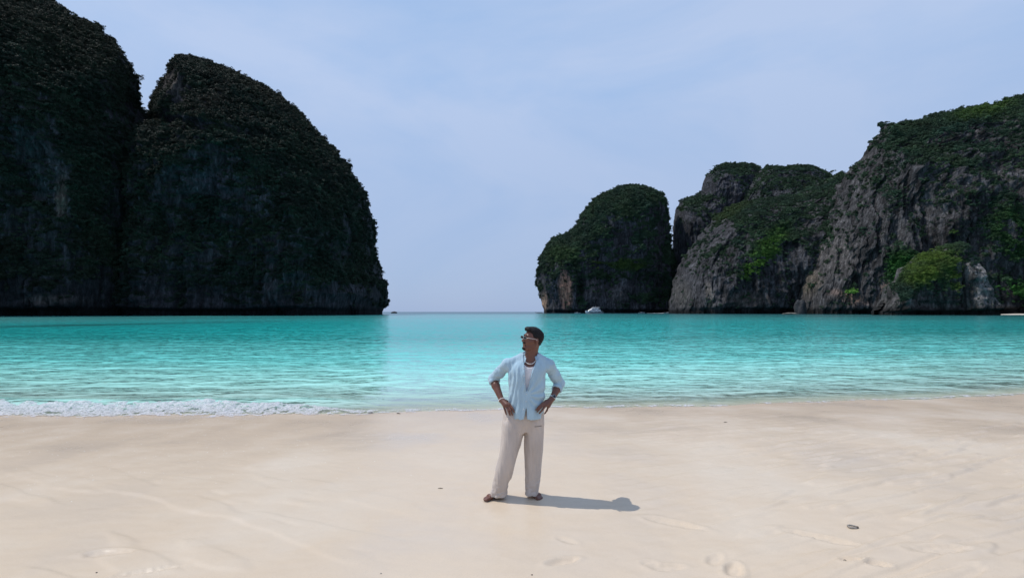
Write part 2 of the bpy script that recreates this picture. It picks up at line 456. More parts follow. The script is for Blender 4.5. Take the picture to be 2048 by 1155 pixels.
CLIFFS = {}
def cliff(name, label, left, right, Yref, slope, b0, w, seed, rock, rockvar, veg0, vt, big=9.0, step=2.0,
          patches=(), vegmask=(), gullies=(), bush=(1.15, 2.66), nbush=6000, notch=4.0, clipx=None, back=60.0, flute=1.0, ragged=1.6):
    """left / right: outline of the massif, top first, as (pixel, pixel); the body bulges b0 metres
    towards the bay over a rim w pixels wide. Everything is then real-size rock at its own distance."""
    top = min(left[0][1], right[0][1]); base = 623.0
    nr = int((base - top) / step)
    tt = np.linspace(0, 1, nr)
    py = top + (base - top) * (tt ** 1.15 * 0.9 + tt * 0.1)
    xl = np.interp(py, [q[1] for q in left], [q[0] for q in left])
    xr = np.interp(py, [q[1] for q in right], [q[0] for q in right])
    ncf = int(max(xr - xl) / step); ncb = 26
    u = np.linspace(0, 1, ncf)
    u = u * 0.8 + 0.2 * (1 - np.cos(np.pi * u)) / 2
    PX = xl[:, None] + (xr - xl)[:, None] * u[None, :]
    PY = np.broadcast_to(py[:, None], PX.shape).copy()
    outline = left[::-1] + right if left[0] != right[0] else left[::-1] + right[1:]
    outline = [(a, b + (8 if i == 0 or i == len(outline) - 1 else 0)) for i, (a, b) in enumerate(outline)]
    d = seg_dist(np.stack([PX.ravel(), PY.ravel()], -1), outline).reshape(PX.shape)
    s = np.clip(d / w, 0, 1)
    g = np.sqrt(np.clip(1 - (1 - s) ** 2, 0, 1))
    B, E = bearing(PX, PY)
    Yc = Yref / (1 - slope * B)
    Y = Yc - b0 * g
    X = B * Y; Z = CAM_Z + E * Y
    # relief: buttresses, gullies, flutes
    wob = 7 * fbm(X / 35, Y / 35, Z / 35, 2, seed + 1)
    r1 = fbm((X + wob) / 48, Y / 48, Z / 75, 3, seed)
    r2 = ridged((X + wob) / 17, Y / 17, Z / 52, 3, seed + 5)
    r3 = ridged(X / 5.2, Y / 5.2, Z / 24, 3, seed + 9)
    r4 = fbm(X / 11, Y / 11, Z / 5.5, 3, seed + 13)         # ledges
    r5 = fbm(X / 2.6, Y / 2.6, Z / 4.5, 2, seed + 15)
    gg = np.clip(g * 1.3, 0, 1)
    disp = big * r1 * gg + flute * (4.6 * r2 * gg + 2.1 * r3 * (0.25 + 0.75 * gg)) + 1.9 * r4 * (0.3 + 0.7 * gg) + 0.8 * r5
    for (ex, ey, rx, ry, rot, dep_) in gullies:
        disp = disp - dep_ * ell(PX, PY, ex, ey, rx, ry, rot) ** 0.7
    # karst notch cut by the tide, overhung by the wall
    nz = smooth(notch + 1.4 * r1 + 1.0 * r3 + 0.6 * r5, (notch + 1.4 * r1 + r3 + 0.6 * r5) * 0.72, Z)
    disp = disp - nz * 4.5 * (0.4 + 0.6 * gg)
    edge = ragged * fbm(X / 9, Y / 9, Z / 9, 3, seed + 3)
    Y2 = Y - disp
    X2 = X + np.where(u[None, :] < .5, -1, 1) * edge * (1 - gg) + 0.6 * fbm(X / 4, Y / 4, Z / 8, 2, seed + 40)
    Z2 = Z + edge * (1 - gg) * 0.8
    # back side, coarse
    ub = np.linspace(1, 0, ncb + 2)[1:-1]
    PXb = xl[:, None] + (xr - xl)[:, None] * ub[None, :]
    Bb, Eb = bearing(PXb, np.broadcast_to(py[:, None], PXb.shape))
    Ybc = Yref / (1 - slope * Bb)
    hb = 1 - (2 * ub[None, :] - 1) ** 2
    Yb = Ybc + back * np.sqrt(np.clip(hb, 0, 1)) * np.sqrt(np.clip(1 - ((base - py)[:, None] / (base - top)) ** 3, 0, 1))
    Xb = Bb * Ybc; Zb = CAM_Z + Eb * Ybc
    R = np.concatenate([np.stack([X2, Y2, Z2], -1), np.stack([Xb, Yb, Zb], -1)], 1)
    low = R[-1].copy(); low[:, 2] = 0.6
    low2 = low.copy(); low2[:, 2] = -4
    V = np.concatenate([R, low[None], low2[None]], 0)
    nrr, ncc = V.shape[:2]
    F = grid_faces(nrr, ncc, True)[:, ::-1]
    cap = V[0].mean(0) + np.array([0, 0, 0.3])
    # attributes
    fr_ = V[:, :ncf]
    gx = np.gradient(fr_, axis=1); gy = np.gradient(fr_, axis=0)
    nn = np.cross(gx, gy); nn /= np.linalg.norm(nn, axis=-1, keepdims=True) + 1e-9
    nn *= np.where((nn[..., 1] > 0), -1, 1)[..., None]
    VX, VY, VZ = V[..., 0], V[..., 1], V[..., 2]
    PXa = np.concatenate([PX, np.repeat(PX[:, -1:], ncb, 1)], 1); PXa = np.concatenate([PXa, PXa[-1:], PXa[-1:]], 0)
    PYa = np.concatenate([PY, np.repeat(PY[:, -1:], ncb, 1)], 1); PYa = np.concatenate([PYa, PYa[-1:] + 3, PYa[-1:] + 6], 0)
    upn = np.zeros(V.shape[:2]); upn[:, :ncf] = nn[..., 2]; upn[:, ncf:] = 0.4
    vegv = veg0 + 0.9 * (upn - 0.25) + 0.55 * fbm(VX / 22, VY / 22, VZ / 15, 3, seed + 21)
    vegv = vegv - 0.55 * smooth(26, 5, VZ + 14 * fbm(VX / 14, VY / 14, 0.0, 2, seed + 44))
    for (ex, ey, rx, ry, rot, amt) in vegmask:
        vegv = vegv + amt * ell(PXa, PYa, ex, ey, rx, ry, rot)
    vegv = np.clip(vegv, 0, 1)
    streak = fbm(VX / 3.0, VY / 3.0, VZ / 45, 3, seed + 25)
    blot = fbm(VX / 25, VY / 25, VZ / 30, 3, seed + 27)
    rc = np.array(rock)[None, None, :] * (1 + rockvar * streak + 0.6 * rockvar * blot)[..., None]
    for (ex, ey, rx, ry, rot, colr) in patches:
        k = ell(PXa, PYa, ex, ey, rx, ry, rot) * np.clip(0.85 + 1.1 * streak, 0, 1)
        rc = rc * (1 - k[..., None]) + np.array(colr)[None, None, :] * k[..., None]
    # rock colour darkens towards the water
    bk = smooth(7, 2.5, VZ)[..., None]
    rc = np.clip(rc * (1 - 0.75 * bk), 0.004, 0.6)
    # foliage tint: base to fresh green inside the marked growths
    def vtint(px_, py_, x, y, z):
        k = np.clip(0.5 + 0.9 * fbm(x / 30, y / 30, z / 30, 2, seed + 31), 0, 1)
        c_ = np.array(vt[0]) * (1 - k[..., None]) + np.array(vt[1]) * k[..., None]
        c_ = c_ * (1 + 0.55 * np.clip(fbm(x / 12, y / 12, z / 9, 3, seed + 61), -0.8, 0.9))[..., None]
        for (ex, ey, rx, ry, rot, colr) in vt[2]:
            kk = np.clip(ell(px_, py_, ex, ey, rx, ry, rot) * (1.0 + 0.8 * pn(x / 6, y / 6, z / 6, 4)), 0, 1)
            c_ = c_ * (1 - kk[..., None]) + np.array(colr) * kk[..., None]
        return c_
    vtv = vtint(PXa, PYa, VX, VY, VZ)
    verts = np.concatenate([V.reshape(-1, 3), cap[None]], 0)
    tri = np.stack([np.arange(ncc), (np.arange(ncc) + 1) % ncc, np.full(ncc, nrr * ncc), np.full(ncc, nrr * ncc)], -1)
    o = mesh_obj(name, verts, np.concatenate([F, tri[:, ::-1][:, [1, 2, 3, 0]]], 0) if False else F, M_ROCK,
                 attrs={'rock': np.concatenate([rc.reshape(-1, 3), rc[0, :1]], 0), 'veg': np.append(vegv.ravel(), 0.5),
                        'vtint': np.concatenate([vtv.reshape(-1, 3), vtv[0, :1]], 0)})
    tag(o, label, kind='structure')
    # bushes on the front and on the rim
    rng = np.random.default_rng(seed)
    area = np.linalg.norm(np.cross(gx, gy), axis=-1)
    ok = vegv[:, :ncf] + 0.25 * rng.standard_normal(area.shape)
    wgt = area * (ok > 0.50) * (fr_[..., 2] > 6)
    if clipx: wgt = wgt * ((PXa[:, :ncf] > clipx[0]) & (PXa[:, :ncf] < clipx[1]))
    pr = wgt.ravel() / wgt.sum()
    idx = rng.choice(pr.size, nbush, p=pr)
    P0 = fr_.reshape(-1, 3)[idx] + rng.standard_normal((nbush, 3)) * 0.6
    sc_ = bush[0] + (bush[1] - bush[0]) * rng.random(nbush) ** 2.2
    P0 = P0 + nn.reshape(-1, 3)[idx] * (0.15 * sc_)[:, None]
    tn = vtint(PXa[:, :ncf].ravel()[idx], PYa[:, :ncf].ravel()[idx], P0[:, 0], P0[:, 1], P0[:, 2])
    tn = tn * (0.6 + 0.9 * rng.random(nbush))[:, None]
    CLIFFS[label] = o
    return o, P0, sc_, tn

# bush sources (kept out of the scene, only instanced)
src = bpy.data.collections.new('bush_sources')
m = NodeMat('leaves')
ti = m.attr('tint', 'INSTANCER').outputs['Color']
lv = m.attr('leafvar').outputs['Fac']
cc = m.mix(1.0, ti, m.ramp(lv, [(0.0, 0.6), (0.5, 0.95), (1.0, 1.4)]), 'MULTIPLY')
p = m.n('BsdfPrincipled', Roughness=0.75); p.inputs['Specular IOR Level'].default_value = 0.2
m.l(cc, p.inputs['Base Color'])
M_LEAF = m.done(p.outputs[0])
def leaf_cloud(n, rng, flat=0.7, size=0.3, rmin=0.55, lobes=5):
    """n leaf clumps through an uneven crown of unit radius"""
    cen = rng.normal(size=(lobes, 3)) * np.array([0.45, 0.45, 0.3]); cen[:, 2] = np.abs(cen[:, 2]) * 0.8
    rad = 0.4 + 0.25 * rng.random(lobes)
    k = rng.integers(0, lobes, n)
    dr = rng.normal(size=(n, 3)); dr /= np.linalg.norm(dr, axis=1, keepdims=True)
    dr[:, 2] = np.where(dr[:, 2] < -0.3, -dr[:, 2], dr[:, 2])
    c_ = cen[k] + dr * (rad[k] * (rmin + (1.05 - rmin) * rng.random(n)))[:, None]
    c_[:, 2] *= flat / 0.7
    nrm = dr + 0.6 * rng.normal(size=(n, 3)); nrm[:, 2] += 0.35
    nrm /= np.linalg.norm(nrm, axis=1, keepdims=True)
    a = np.cross(nrm, rng.normal(size=(n, 3))); a /= np.linalg.norm(a, axis=1, keepdims=True)
    b = np.cross(nrm, a)
    s = (size * (0.5 + rng.random(n)))[:, None]
    v = np.stack([c_ - a * s, c_ - b * s * 0.55 + nrm * s * 0.2, c_ + a * s * 0.9, c_ + b * s * 0.6 + nrm * s * 0.15], 1).reshape(-1, 3)
    f = np.arange(4 * n).reshape(n, 4)
    return v, f, np.repeat(rng.random(n), 4)
for i in range(6):
    v, f, lvv = leaf_cloud(230, np.random.default_rng(100 + i), size=0.15)
    ob = mesh_obj('bush', v, f, M_LEAF, smooth_=False, attrs={'leafvar': lvv}, link=False)
    src.objects.link(ob)

def gn_instances(name):
    g = bpy.data.node_groups.new(name, 'GeometryNodeTree')
    g.interface.new_socket('Geometry', in_out='INPUT', socket_type='NodeSocketGeometry')
    g.interface.new_socket('Geometry', in_out='OUTPUT', socket_type='NodeSocketGeometry')
    gi = g.nodes.new('NodeGroupInput'); go = g.nodes.new('NodeGroupOutput')
    ip = g.nodes.new('GeometryNodeInstanceOnPoints')
    ci = g.nodes.new('GeometryNodeCollectionInfo'); ci.inputs['Collection'].default_value = src
    ci.inputs['Separate Children'].default_value = True; ci.inputs['Reset Children'].default_value = True
    ip.inputs['Pick Instance'].default_value = True
    na = g.nodes.new('GeometryNodeInputNamedAttribute'); na.data_type = 'FLOAT_VECTOR'; na.inputs['Name'].default_value = 'rot'
    nb = g.nodes.new('GeometryNodeInputNamedAttribute'); nb.data_type = 'FLOAT'; nb.inputs['Name'].default_value = 'scl'
    rz = g.nodes.new('FunctionNodeEulerToRotation')
    L = g.links.new
    L(gi.outputs[0], ip.inputs['Points']); L(ci.outputs[0], ip.inputs['Instance'])
    L(na.outputs['Attribute'], rz.inputs[0]); L(rz.outputs[0], ip.inputs['Rotation'])
    L(nb.outputs['Attribute'], ip.inputs['Scale']); L(ip.outputs[0], go.inputs[0])
    return g
GN = gn_instances('scatter')
def scatter(name, label, P0, s, tn, cat='plants', seed=1):
    rng = np.random.default_rng(seed)
    rot = np.stack([rng.normal(size=len(P0)) * 0.35 + 0.25, rng.normal(size=len(P0)) * 0.35, rng.random(len(P0)) * 6.283], -1)
    o = mesh_obj(name, P0, np.zeros((0, 4), int), None, smooth_=False, attrs={'scl': s, 'rot': rot, 'tint': tn})
    md = o.modifiers.new('scatter', 'NODES'); md.node_group = GN
    tag(o, label, cat, kind='stuff')
    return o

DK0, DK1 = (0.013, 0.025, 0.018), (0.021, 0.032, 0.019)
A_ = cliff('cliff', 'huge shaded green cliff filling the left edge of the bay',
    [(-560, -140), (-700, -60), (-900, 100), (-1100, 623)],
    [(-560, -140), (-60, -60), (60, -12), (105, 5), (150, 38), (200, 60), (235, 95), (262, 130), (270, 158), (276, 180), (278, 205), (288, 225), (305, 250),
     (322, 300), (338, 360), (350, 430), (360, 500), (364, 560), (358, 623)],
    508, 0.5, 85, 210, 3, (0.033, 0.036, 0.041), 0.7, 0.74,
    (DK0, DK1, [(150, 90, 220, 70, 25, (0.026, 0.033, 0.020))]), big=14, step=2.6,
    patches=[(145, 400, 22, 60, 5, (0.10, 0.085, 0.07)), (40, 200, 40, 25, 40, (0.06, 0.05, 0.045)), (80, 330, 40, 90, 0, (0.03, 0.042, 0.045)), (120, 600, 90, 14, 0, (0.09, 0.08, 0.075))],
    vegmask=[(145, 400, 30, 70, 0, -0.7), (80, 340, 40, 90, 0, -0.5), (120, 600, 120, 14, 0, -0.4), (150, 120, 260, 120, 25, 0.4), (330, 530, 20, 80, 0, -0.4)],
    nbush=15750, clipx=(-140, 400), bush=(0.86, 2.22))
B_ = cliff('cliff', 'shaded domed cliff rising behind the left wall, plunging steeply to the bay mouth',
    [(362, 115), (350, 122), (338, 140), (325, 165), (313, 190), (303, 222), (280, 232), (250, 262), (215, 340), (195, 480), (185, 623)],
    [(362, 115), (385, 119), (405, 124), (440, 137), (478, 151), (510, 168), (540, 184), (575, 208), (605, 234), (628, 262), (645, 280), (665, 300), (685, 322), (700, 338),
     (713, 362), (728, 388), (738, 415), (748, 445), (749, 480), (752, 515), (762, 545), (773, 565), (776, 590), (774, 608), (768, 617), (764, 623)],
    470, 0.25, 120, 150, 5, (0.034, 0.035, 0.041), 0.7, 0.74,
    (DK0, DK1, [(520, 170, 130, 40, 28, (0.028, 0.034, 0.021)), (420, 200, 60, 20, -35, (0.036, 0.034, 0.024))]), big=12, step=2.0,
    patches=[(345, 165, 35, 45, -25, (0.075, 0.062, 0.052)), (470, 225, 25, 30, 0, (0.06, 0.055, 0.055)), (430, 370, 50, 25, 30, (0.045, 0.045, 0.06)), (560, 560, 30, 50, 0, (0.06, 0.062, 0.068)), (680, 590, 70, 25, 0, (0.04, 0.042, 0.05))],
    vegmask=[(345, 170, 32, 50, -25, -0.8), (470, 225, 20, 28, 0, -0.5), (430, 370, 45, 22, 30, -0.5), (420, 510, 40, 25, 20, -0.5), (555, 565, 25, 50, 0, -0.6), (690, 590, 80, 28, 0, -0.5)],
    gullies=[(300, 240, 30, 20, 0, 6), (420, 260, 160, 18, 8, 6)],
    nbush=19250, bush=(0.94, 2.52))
MD0, MD1 = (0.028, 0.058, 0.038), (0.043, 0.078, 0.038)
C_ = cliff('cliff', 'rounded rock tower with green cap at right of bay mouth, orange streaked foot',
    [(1258, 371), (1240, 375), (1215, 386), (1190, 399), (1172, 420), (1160, 437), (1150, 458), (1128, 471), (1108, 476), (1092, 496), (1080, 520), (1074, 548), (1075, 575), (1082, 600), (1088, 623)],
    [(1258, 371), (1285, 374), (1305, 380), (1325, 390), (1333, 408), (1335, 430), (1340, 460), (1342, 490), (1350, 530), (1352, 623)],
    800, -0.15, 70, 75, 7, (0.065, 0.066, 0.074), 0.7, 0.56,
    (MD0, MD1, [(1255, 530, 60, 14, 5, (0.06, 0.10, 0.025)), (1195, 530, 14, 12, 0, (0.08, 0.12, 0.03)), (1125, 510, 45, 22, 0, (0.055, 0.10, 0.036))]), big=11, step=1.7,
    patches=[(1130, 580, 16, 48, -6, (0.62, 0.33, 0.22)), (1088, 600, 9, 28, -8, (0.5, 0.32, 0.22)), (1185, 580, 22, 35, 0, (0.11, 0.10, 0.10)), (1235, 590, 30, 30, 0, (0.10, 0.095, 0.095)), (1245, 480, 25, 35, 0, (0.055, 0.05, 0.055))],
    vegmask=[(1130, 580, 18, 50, -6, -0.8), (1088, 600, 8, 24, 0, -0.8), (1210, 585, 80, 36, 0, -0.6), (1245, 475, 30, 32, 0, -0.6), (1255, 530, 70, 14, 5, 0.6), (1320, 500, 14, 110, 0, -0.5), (1170, 610, 8, 12, 0, 0.7), (1245, 400, 80, 35, 0, 0.5)],
    gullies=[(1325, 520, 14, 100, 0, 16), (1160, 575, 10, 45, 5, 9), (1278, 580, 14, 45, 0, 7), (1215, 570, 7, 40, 0, 5)],
    nbush=12250, bush=(1.30, 3.11), notch=5.0)
D1 = cliff('cliff', 'farthest grey hump rising behind the right wall beside the narrow gap',
    [(1478, 327), (1450, 328), (1430, 335), (1415, 348), (1407, 362), (1403, 382), (1390, 393), (1372, 397), (1360, 402), (1351, 420), (1346, 445), (1345, 480), (1347, 540), (1344, 623)],
    [(1478, 327), (1500, 329), (1518, 335), (1530, 350), (1600, 450), (1660, 540), (1680, 623)],
    820, -0.1, 80, 80, 9, (0.052, 0.053, 0.062), 0.8, 0.08,
    (MD0, MD1, []), big=12, step=2.0, vegmask=[(1480, 330, 60, 14, 0, 0.5), (1440, 375, 40, 30, 0, -0.3)], nbush=5250, bush=(1.01, 2.22), flute=1.3)
D2 = cliff('cliff', 'twin grey green humps on the skyline behind the right wall',
    [(1595, 331), (1570, 334), (1556, 332), (1535, 334), (1522, 340), (1500, 360), (1460, 420), (1430, 480), (1400, 560), (1390, 623)],
    [(1595, 331), (1620, 333), (1640, 339), (1658, 350), (1690, 380), (1760, 450), (1800, 623)],
    780, -0.1, 90, 90, 10, (0.050, 0.052, 0.058), 0.8, 0.10,
    (MD0, MD1, []), big=14, step=2.0, nbush=6650, bush=(1.01, 2.22), flute=1.3)
D3 = cliff('cliff', 'middle rock wall right of the gap with a green slope running down it',
    [(1680, 346), (1660, 358), (1630, 372), (1600, 386), (1560, 396), (1520, 400), (1480, 408), (1450, 420), (1425, 440), (1400, 470), (1376, 500), (1358, 530), (1348, 560), (1340, 590), (1336, 615), (1338, 623)],
    [(1680, 346), (1720, 380), (1780, 450), (1800, 560), (1800, 623)],
    690, -0.2, 135, 115, 12, (0.060, 0.059, 0.064), 1.0, 0.0,
    (MD0, MD1, [(1530, 505, 85, 30, -50, (0.075, 0.16, 0.030)), (1460, 425, 60, 16, -30, (0.055, 0.085, 0.03)), (1500, 540, 40, 14, -40, (0.10, 0.20, 0.03))]),
    big=12, step=1.8,
    patches=[(1412, 592, 12, 32, 0, (0.24, 0.21, 0.185)), (1360, 590, 22, 40, 0, (0.10, 0.095, 0.09)), (1490, 600, 60, 20, 0, (0.11, 0.09, 0.08)), (1610, 430, 30, 40, 20, (0.09, 0.085, 0.085))],
    vegmask=[(1530, 500, 100, 36, -50, 0.9), (1460, 420, 70, 18, -30, 0.6), (1400, 570, 70, 60, 0, -0.35), (1440, 470, 40, 30, -40, -0.3)],
    gullies=[(1440, 470, 60, 10, -45, 5)],
    nbush=13125, bush=(0.86, 2.22), notch=6.0, flute=1.5, ragged=2.5)
E_ = cliff('cliff', 'tall dark fluted rock wall with scattered bushes at the right edge',
    [(2900, 60), (2500, 110), (2250, 150), (2100, 180), (2048, 193), (2010, 204), (1985, 213), (1940, 217), (1900, 226), (1870, 234), (1840, 242), (1800, 252), (1785, 251), (1772, 246),
     (1762, 252), (1755, 268), (1745, 282), (1733, 302), (1715, 322), (1698, 340), (1688, 352), (1665, 395), (1640, 440), (1612, 490), (1590, 530), (1575, 560), (1567, 590), (1565, 623)],
    [(2900, 60), (3000, 100), (3100, 300), (3150, 623)],
    646, -0.4, 90, 230, 14, (0.066, 0.063, 0.065), 1.1, 0.02,
    (MD0, MD1, [(1960, 225, 90, 20, -15, (0.065, 0.12, 0.025)), (1800, 535, 45, 38, 0, (0.05, 0.15, 0.03)), (2010, 480, 60, 90, 0, (0.035, 0.085, 0.026)), (2010, 585, 60, 30, 0, (0.05, 0.15, 0.03)), (1900, 470, 20, 16, 0, (0.08, 0.14, 0.03))]),
    big=12, step=2.2,
    patches=[(1690, 595, 55, 14, 12, (0.42, 0.28, 0.22)), (1780, 575, 18, 16, 10, (0.5, 0.34, 0.27)), (1610, 560, 26, 45, 0, (0.15, 0.125, 0.10)), (1660, 510, 60, 60, 0, (0.13, 0.118, 0.115)), (1600, 520, 25, 30, 0, (0.15, 0.14, 0.14)), (1880, 330, 110, 60, 0, (0.085, 0.082, 0.088))],
    vegmask=[(1650, 450, 25, 60, 20, 0.5), (1880, 250, 200, 26, -14, 0.8), (1805, 530, 60, 48, 0, 1.1), (2005, 470, 80, 110, 0, 0.8), (2010, 590, 60, 36, 0, 0.5), (1770, 300, 50, 25, 0, 0.35), (1830, 390, 120, 40, 0, 0.12), (1640, 545, 60, 60, 0, -0.3), (1720, 500, 60, 100, 0, -0.15), (1950, 340, 90, 24, 5, 0.35)],
    gullies=[(1580, 610, 8, 30, 10, 12), (1850, 420, 40, 110, 0, 10), (1890, 340, 10, 60, 0, 5), (1940, 300, 8, 50, 0, 5), (1810, 380, 8, 80, 0, 5), (1745, 470, 10, 90, 4, 7), (1700, 420, 8, 70, 8, 5)],
    nbush=19250, bush=(0.65, 2.00), clipx=(1500, 2180), notch=4.5, flute=1.8, ragged=3.5)
F_ = cliff('cliff', 'low pale rock outcrop below the right wall with bright green mossy slope',
    [(1912, 487), (1893, 489), (1874, 498), (1862, 506), (1838, 509), (1822, 529), (1803, 536), (1797, 560), (1774, 574), (1769, 598), (1748, 623)],
    [(1912, 487), (1929, 491), (1934, 510), (1954, 524), (1958, 548), (1981, 566), (1983, 596), (2004, 623)],
    455, -0.4, 20, 42, 16, (0.080, 0.076, 0.074), 1.0, 0.30,
    (MD0, MD1, [(1850, 535, 62, 46, -35, (0.115, 0.18, 0.032)), (1900, 545, 26, 60, 0, (0.085, 0.14, 0.03))]), big=9, step=1.5, flute=1.6, ragged=3.0,
    patches=[(1945, 560, 26, 60, -12, (0.22, 0.21, 0.205)), (1800, 600, 24, 14, 0, (0.17, 0.15, 0.15))],
    vegmask=[(1795, 575, 30, 50, 20, 0.7), (1835, 540, 75, 55, -35, 1.0), (1890, 560, 30, 50, 0, 0.7), (1945, 560, 24, 60, -12, -0.8)],
    gullies=[(1918, 545, 6, 45, 0, 4), (1870, 610, 60, 10, 0, 2)],
    nbush=5250, bush=(0.43, 1.11), notch=3.0, back=20)
for i, (c_, lb) in enumerate([
        (A_, 'dense dark scrub and trees growing over the cliff at the left edge'),
        (B_, 'dense dark scrub covering the domed cliff at the left of the bay mouth'),
        (C_, 'green bushes capping the rounded rock tower right of the bay mouth'),
        (D1, 'dark scrub on the far grey hump beside the narrow gap'),
        (D2, 'grey green scrub on the twin skyline humps'),
        (D3, 'green bushes running down the middle right rock wall'),
        (E_, 'bushes and trees clinging to the tall fluted right wall'),
        (F_, 'bright green low growth on the pale outcrop below the right wall')]):
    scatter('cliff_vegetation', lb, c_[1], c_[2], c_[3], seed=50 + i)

# ---------------------------------------------------------------- distance-field modelling
class Field:
    """solid modelled as a signed distance grid, meshed with surface nets"""
    def __init__(s, lo, hi, h):
        s.lo = np.array(lo, float); s.h = h
        s.n = np.ceil((np.array(hi) - s.lo) / h).astype(int) + 1
        s.f = np.full(tuple(s.n), 0.3, np.float32)
    def box(s, lo, hi):
        a = np.clip(np.floor((np.array(lo) - s.lo) / s.h).astype(int), 0, s.n - 1)
        b = np.clip(np.ceil((np.array(hi) - s.lo) / s.h).astype(int) + 1, 1, s.n)
        sl = tuple(slice(i, j) for i, j in zip(a, b))
        g = [s.lo[k] + s.h * np.arange(a[k], b[k]) for k in range(3)]
        return sl, np.meshgrid(*g, indexing='ij', sparse=True)
    def blend(s, sl, d, k):
        a = s.f[sl]
        if k > 0:
            h = np.maximum(k - np.abs(a - d), 0) / k
            s.f[sl] = np.minimum(a, d) - h * h * k * 0.25
        else: s.f[sl] = np.minimum(a, d)
    def cut(s, sl, d, k=0.004):
        a = s.f[sl]; b = -d
        h = np.maximum(k - np.abs(a - b), 0) / k
        s.f[sl] = np.maximum(a, b) + h * h * k * 0.25
    def cone(s, a, b, ra, rb, k=0.02, neg=False):
        a = np.array(a, float); b = np.array(b, float); m_ = max(ra, rb) + k + 0.03
        sl, (X, Y, Z) = s.box(np.minimum(a, b) - m_, np.maximum(a, b) + m_)
        ab = b - a; L = ab @ ab + 1e-12
        t = np.clip(((X - a[0]) * ab[0] + (Y - a[1]) * ab[1] + (Z - a[2]) * ab[2]) / L, 0, 1)
        d = np.sqrt((X - a[0] - t * ab[0]) ** 2 + (Y - a[1] - t * ab[1]) ** 2 + (Z - a[2] - t * ab[2]) ** 2) - (ra + (rb - ra) * t)
        (s.cut if neg else s.blend)(sl, d, k)
    def chain(s, pts, k=0.02):
        for p, q in zip(pts[:-1], pts[1:]): s.cone(p[0], q[0], p[1], q[1], k)
    def ell(s, c, r, k=0.02, R=None, neg=False):
        c = np.array(c, float); r = np.array(r, float); m_ = r.max() + k + 0.03
        sl, (X, Y, Z) = s.box(c - m_, c + m_)
        x, y, z = X - c[0], Y - c[1], Z - c[2]
        if R is not None:
            x, y, z = [R[0][i] * x + R[1][i] * y + R[2][i] * z for i in range(3)]
        k0 = np.sqrt((x / r[0]) ** 2 + (y / r[1]) ** 2 + (z / r[2]) ** 2)
        k1 = np.sqrt((x / r[0] ** 2) ** 2 + (y / r[1] ** 2) ** 2 + (z / r[2] ** 2) ** 2) + 1e-6
        d = k0 * (k0 - 1) / k1
        (s.cut if neg else s.blend)(sl, d, k)
    def slices(s, secs, k=0.02, n=2.3):
        """stack of superellipse sections (z, cx, cy, rx, ry), bottom to top"""
        secs = sorted(secs); zs = [q[0] for q in secs]
        arr = np.array(secs)
        sl, (X, Y, Z) = s.box((arr[:, 1] - arr[:, 3]).min() - .06 if 0 else [(arr[:, 1] - arr[:, 3]).min() - .06, (arr[:, 2] - arr[:, 4]).min() - .06, zs[0] - .04],
                              [(arr[:, 1] + arr[:, 3]).max() + .06, (arr[:, 2] + arr[:, 4]).max() + .06, zs[-1] + .04])
        zz = Z.ravel()
        cx, cy, rx, ry = [(sum(w_ * np.interp(zz + o_, zs, arr[:, i]) for o_, w_ in ((-.045, .1), (-.03, .15), (-.015, .15), (0, .2), (.015, .15), (.03, .15), (.045, .1)))).reshape(Z.shape) for i in (1, 2, 3, 4)]
        q = (np.abs((X - cx) / rx) ** n + np.abs((Y - cy) / ry) ** n) ** (1 / n)
        d = (q - 1) * np.minimum(rx, ry)
        d = np.maximum(d, np.maximum(Z - zs[-1], zs[0] - Z))
        s.blend(sl, d, k)
    def grid(s): return np.meshgrid(*[s.lo[k] + s.h * np.arange(s.n[k]) for k in range(3)], indexing='ij', sparse=True)
    def displace(s, fn, band=0.03):
        i = np.nonzero(np.abs(s.f) < band)
        P = [s.lo[k] + s.h * i[k] for k in range(3)]
        s.f[i] += fn(*P).astype(np.float32)
    def mesh(s):
        f = s.f; nx, ny, nz = f.shape
        neg = f < 0
        cnt = sum(neg[i:nx - 1 + i, j:ny - 1 + j, k:nz - 1 + k].astype(np.int8) for i in (0, 1) for j in (0, 1) for k in (0, 1))
        cell = np.nonzero((cnt > 0) & (cnt < 8))
        ids = np.full((nx - 1, ny - 1, nz - 1), -1, np.int32); ids[cell] = np.arange(len(cell[0]))
        ci, cj, ck = cell
        co = {(i, j, k): f[ci + i, cj + j, ck + k] for i in (0, 1) for j in (0, 1) for k in (0, 1)}
        acc = np.zeros((len(ci), 3)); w = np.zeros(len(ci))
        for ax in range(3):
            for o1 in (0, 1):
                for o2 in (0, 1):
                    a = [0, 0, 0]; others = [q for q in range(3) if q != ax]
                    a[others[0]] = o1; a[others[1]] = o2; b = list(a); b[ax] = 1
                    fa, fb = co[tuple(a)], co[tuple(b)]
                    m_ = (fa < 0) != (fb < 0)
                    t = np.where(m_, fa / np.where(m_, fa - fb, 1), 0)
                    p = np.tile(np.array(a, float), (len(ci), 1)); p[:, ax] = t
                    acc += p * m_[:, None]; w += m_
        V = (np.stack([ci, cj, ck], -1) + acc / w[:, None]) * s.h + s.lo
        F = []
        for ax in range(3):
            sa = [slice(1, -1)] * 3; sb = [slice(1, -1)] * 3
            sa[ax] = slice(0, -1); sb[ax] = slice(1, None)
            A, Bn = neg[tuple(sa)], neg[tuple(sb)]
            e = np.nonzero(A != Bn)
            off = [1, 1, 1]; off[ax] = 0
            i, j, k = [e[q] + off[q] for q in range(3)]
            flip = A[e]
            o1, o2 = [q for q in range(3) if q != ax]
            def cid(d1, d2):
                q = [i.copy(), j.copy(), k.copy()]; q[o1] -= d1; q[o2] -= d2
                return ids[tuple(q)]
            q = np.stack([cid(1, 1), cid(0, 1), cid(0, 0), cid(1, 0)], -1)
            if ax == 1: flip = ~flip
            q = np.where(flip[:, None], q, q[:, ::-1])
            F.append(q)
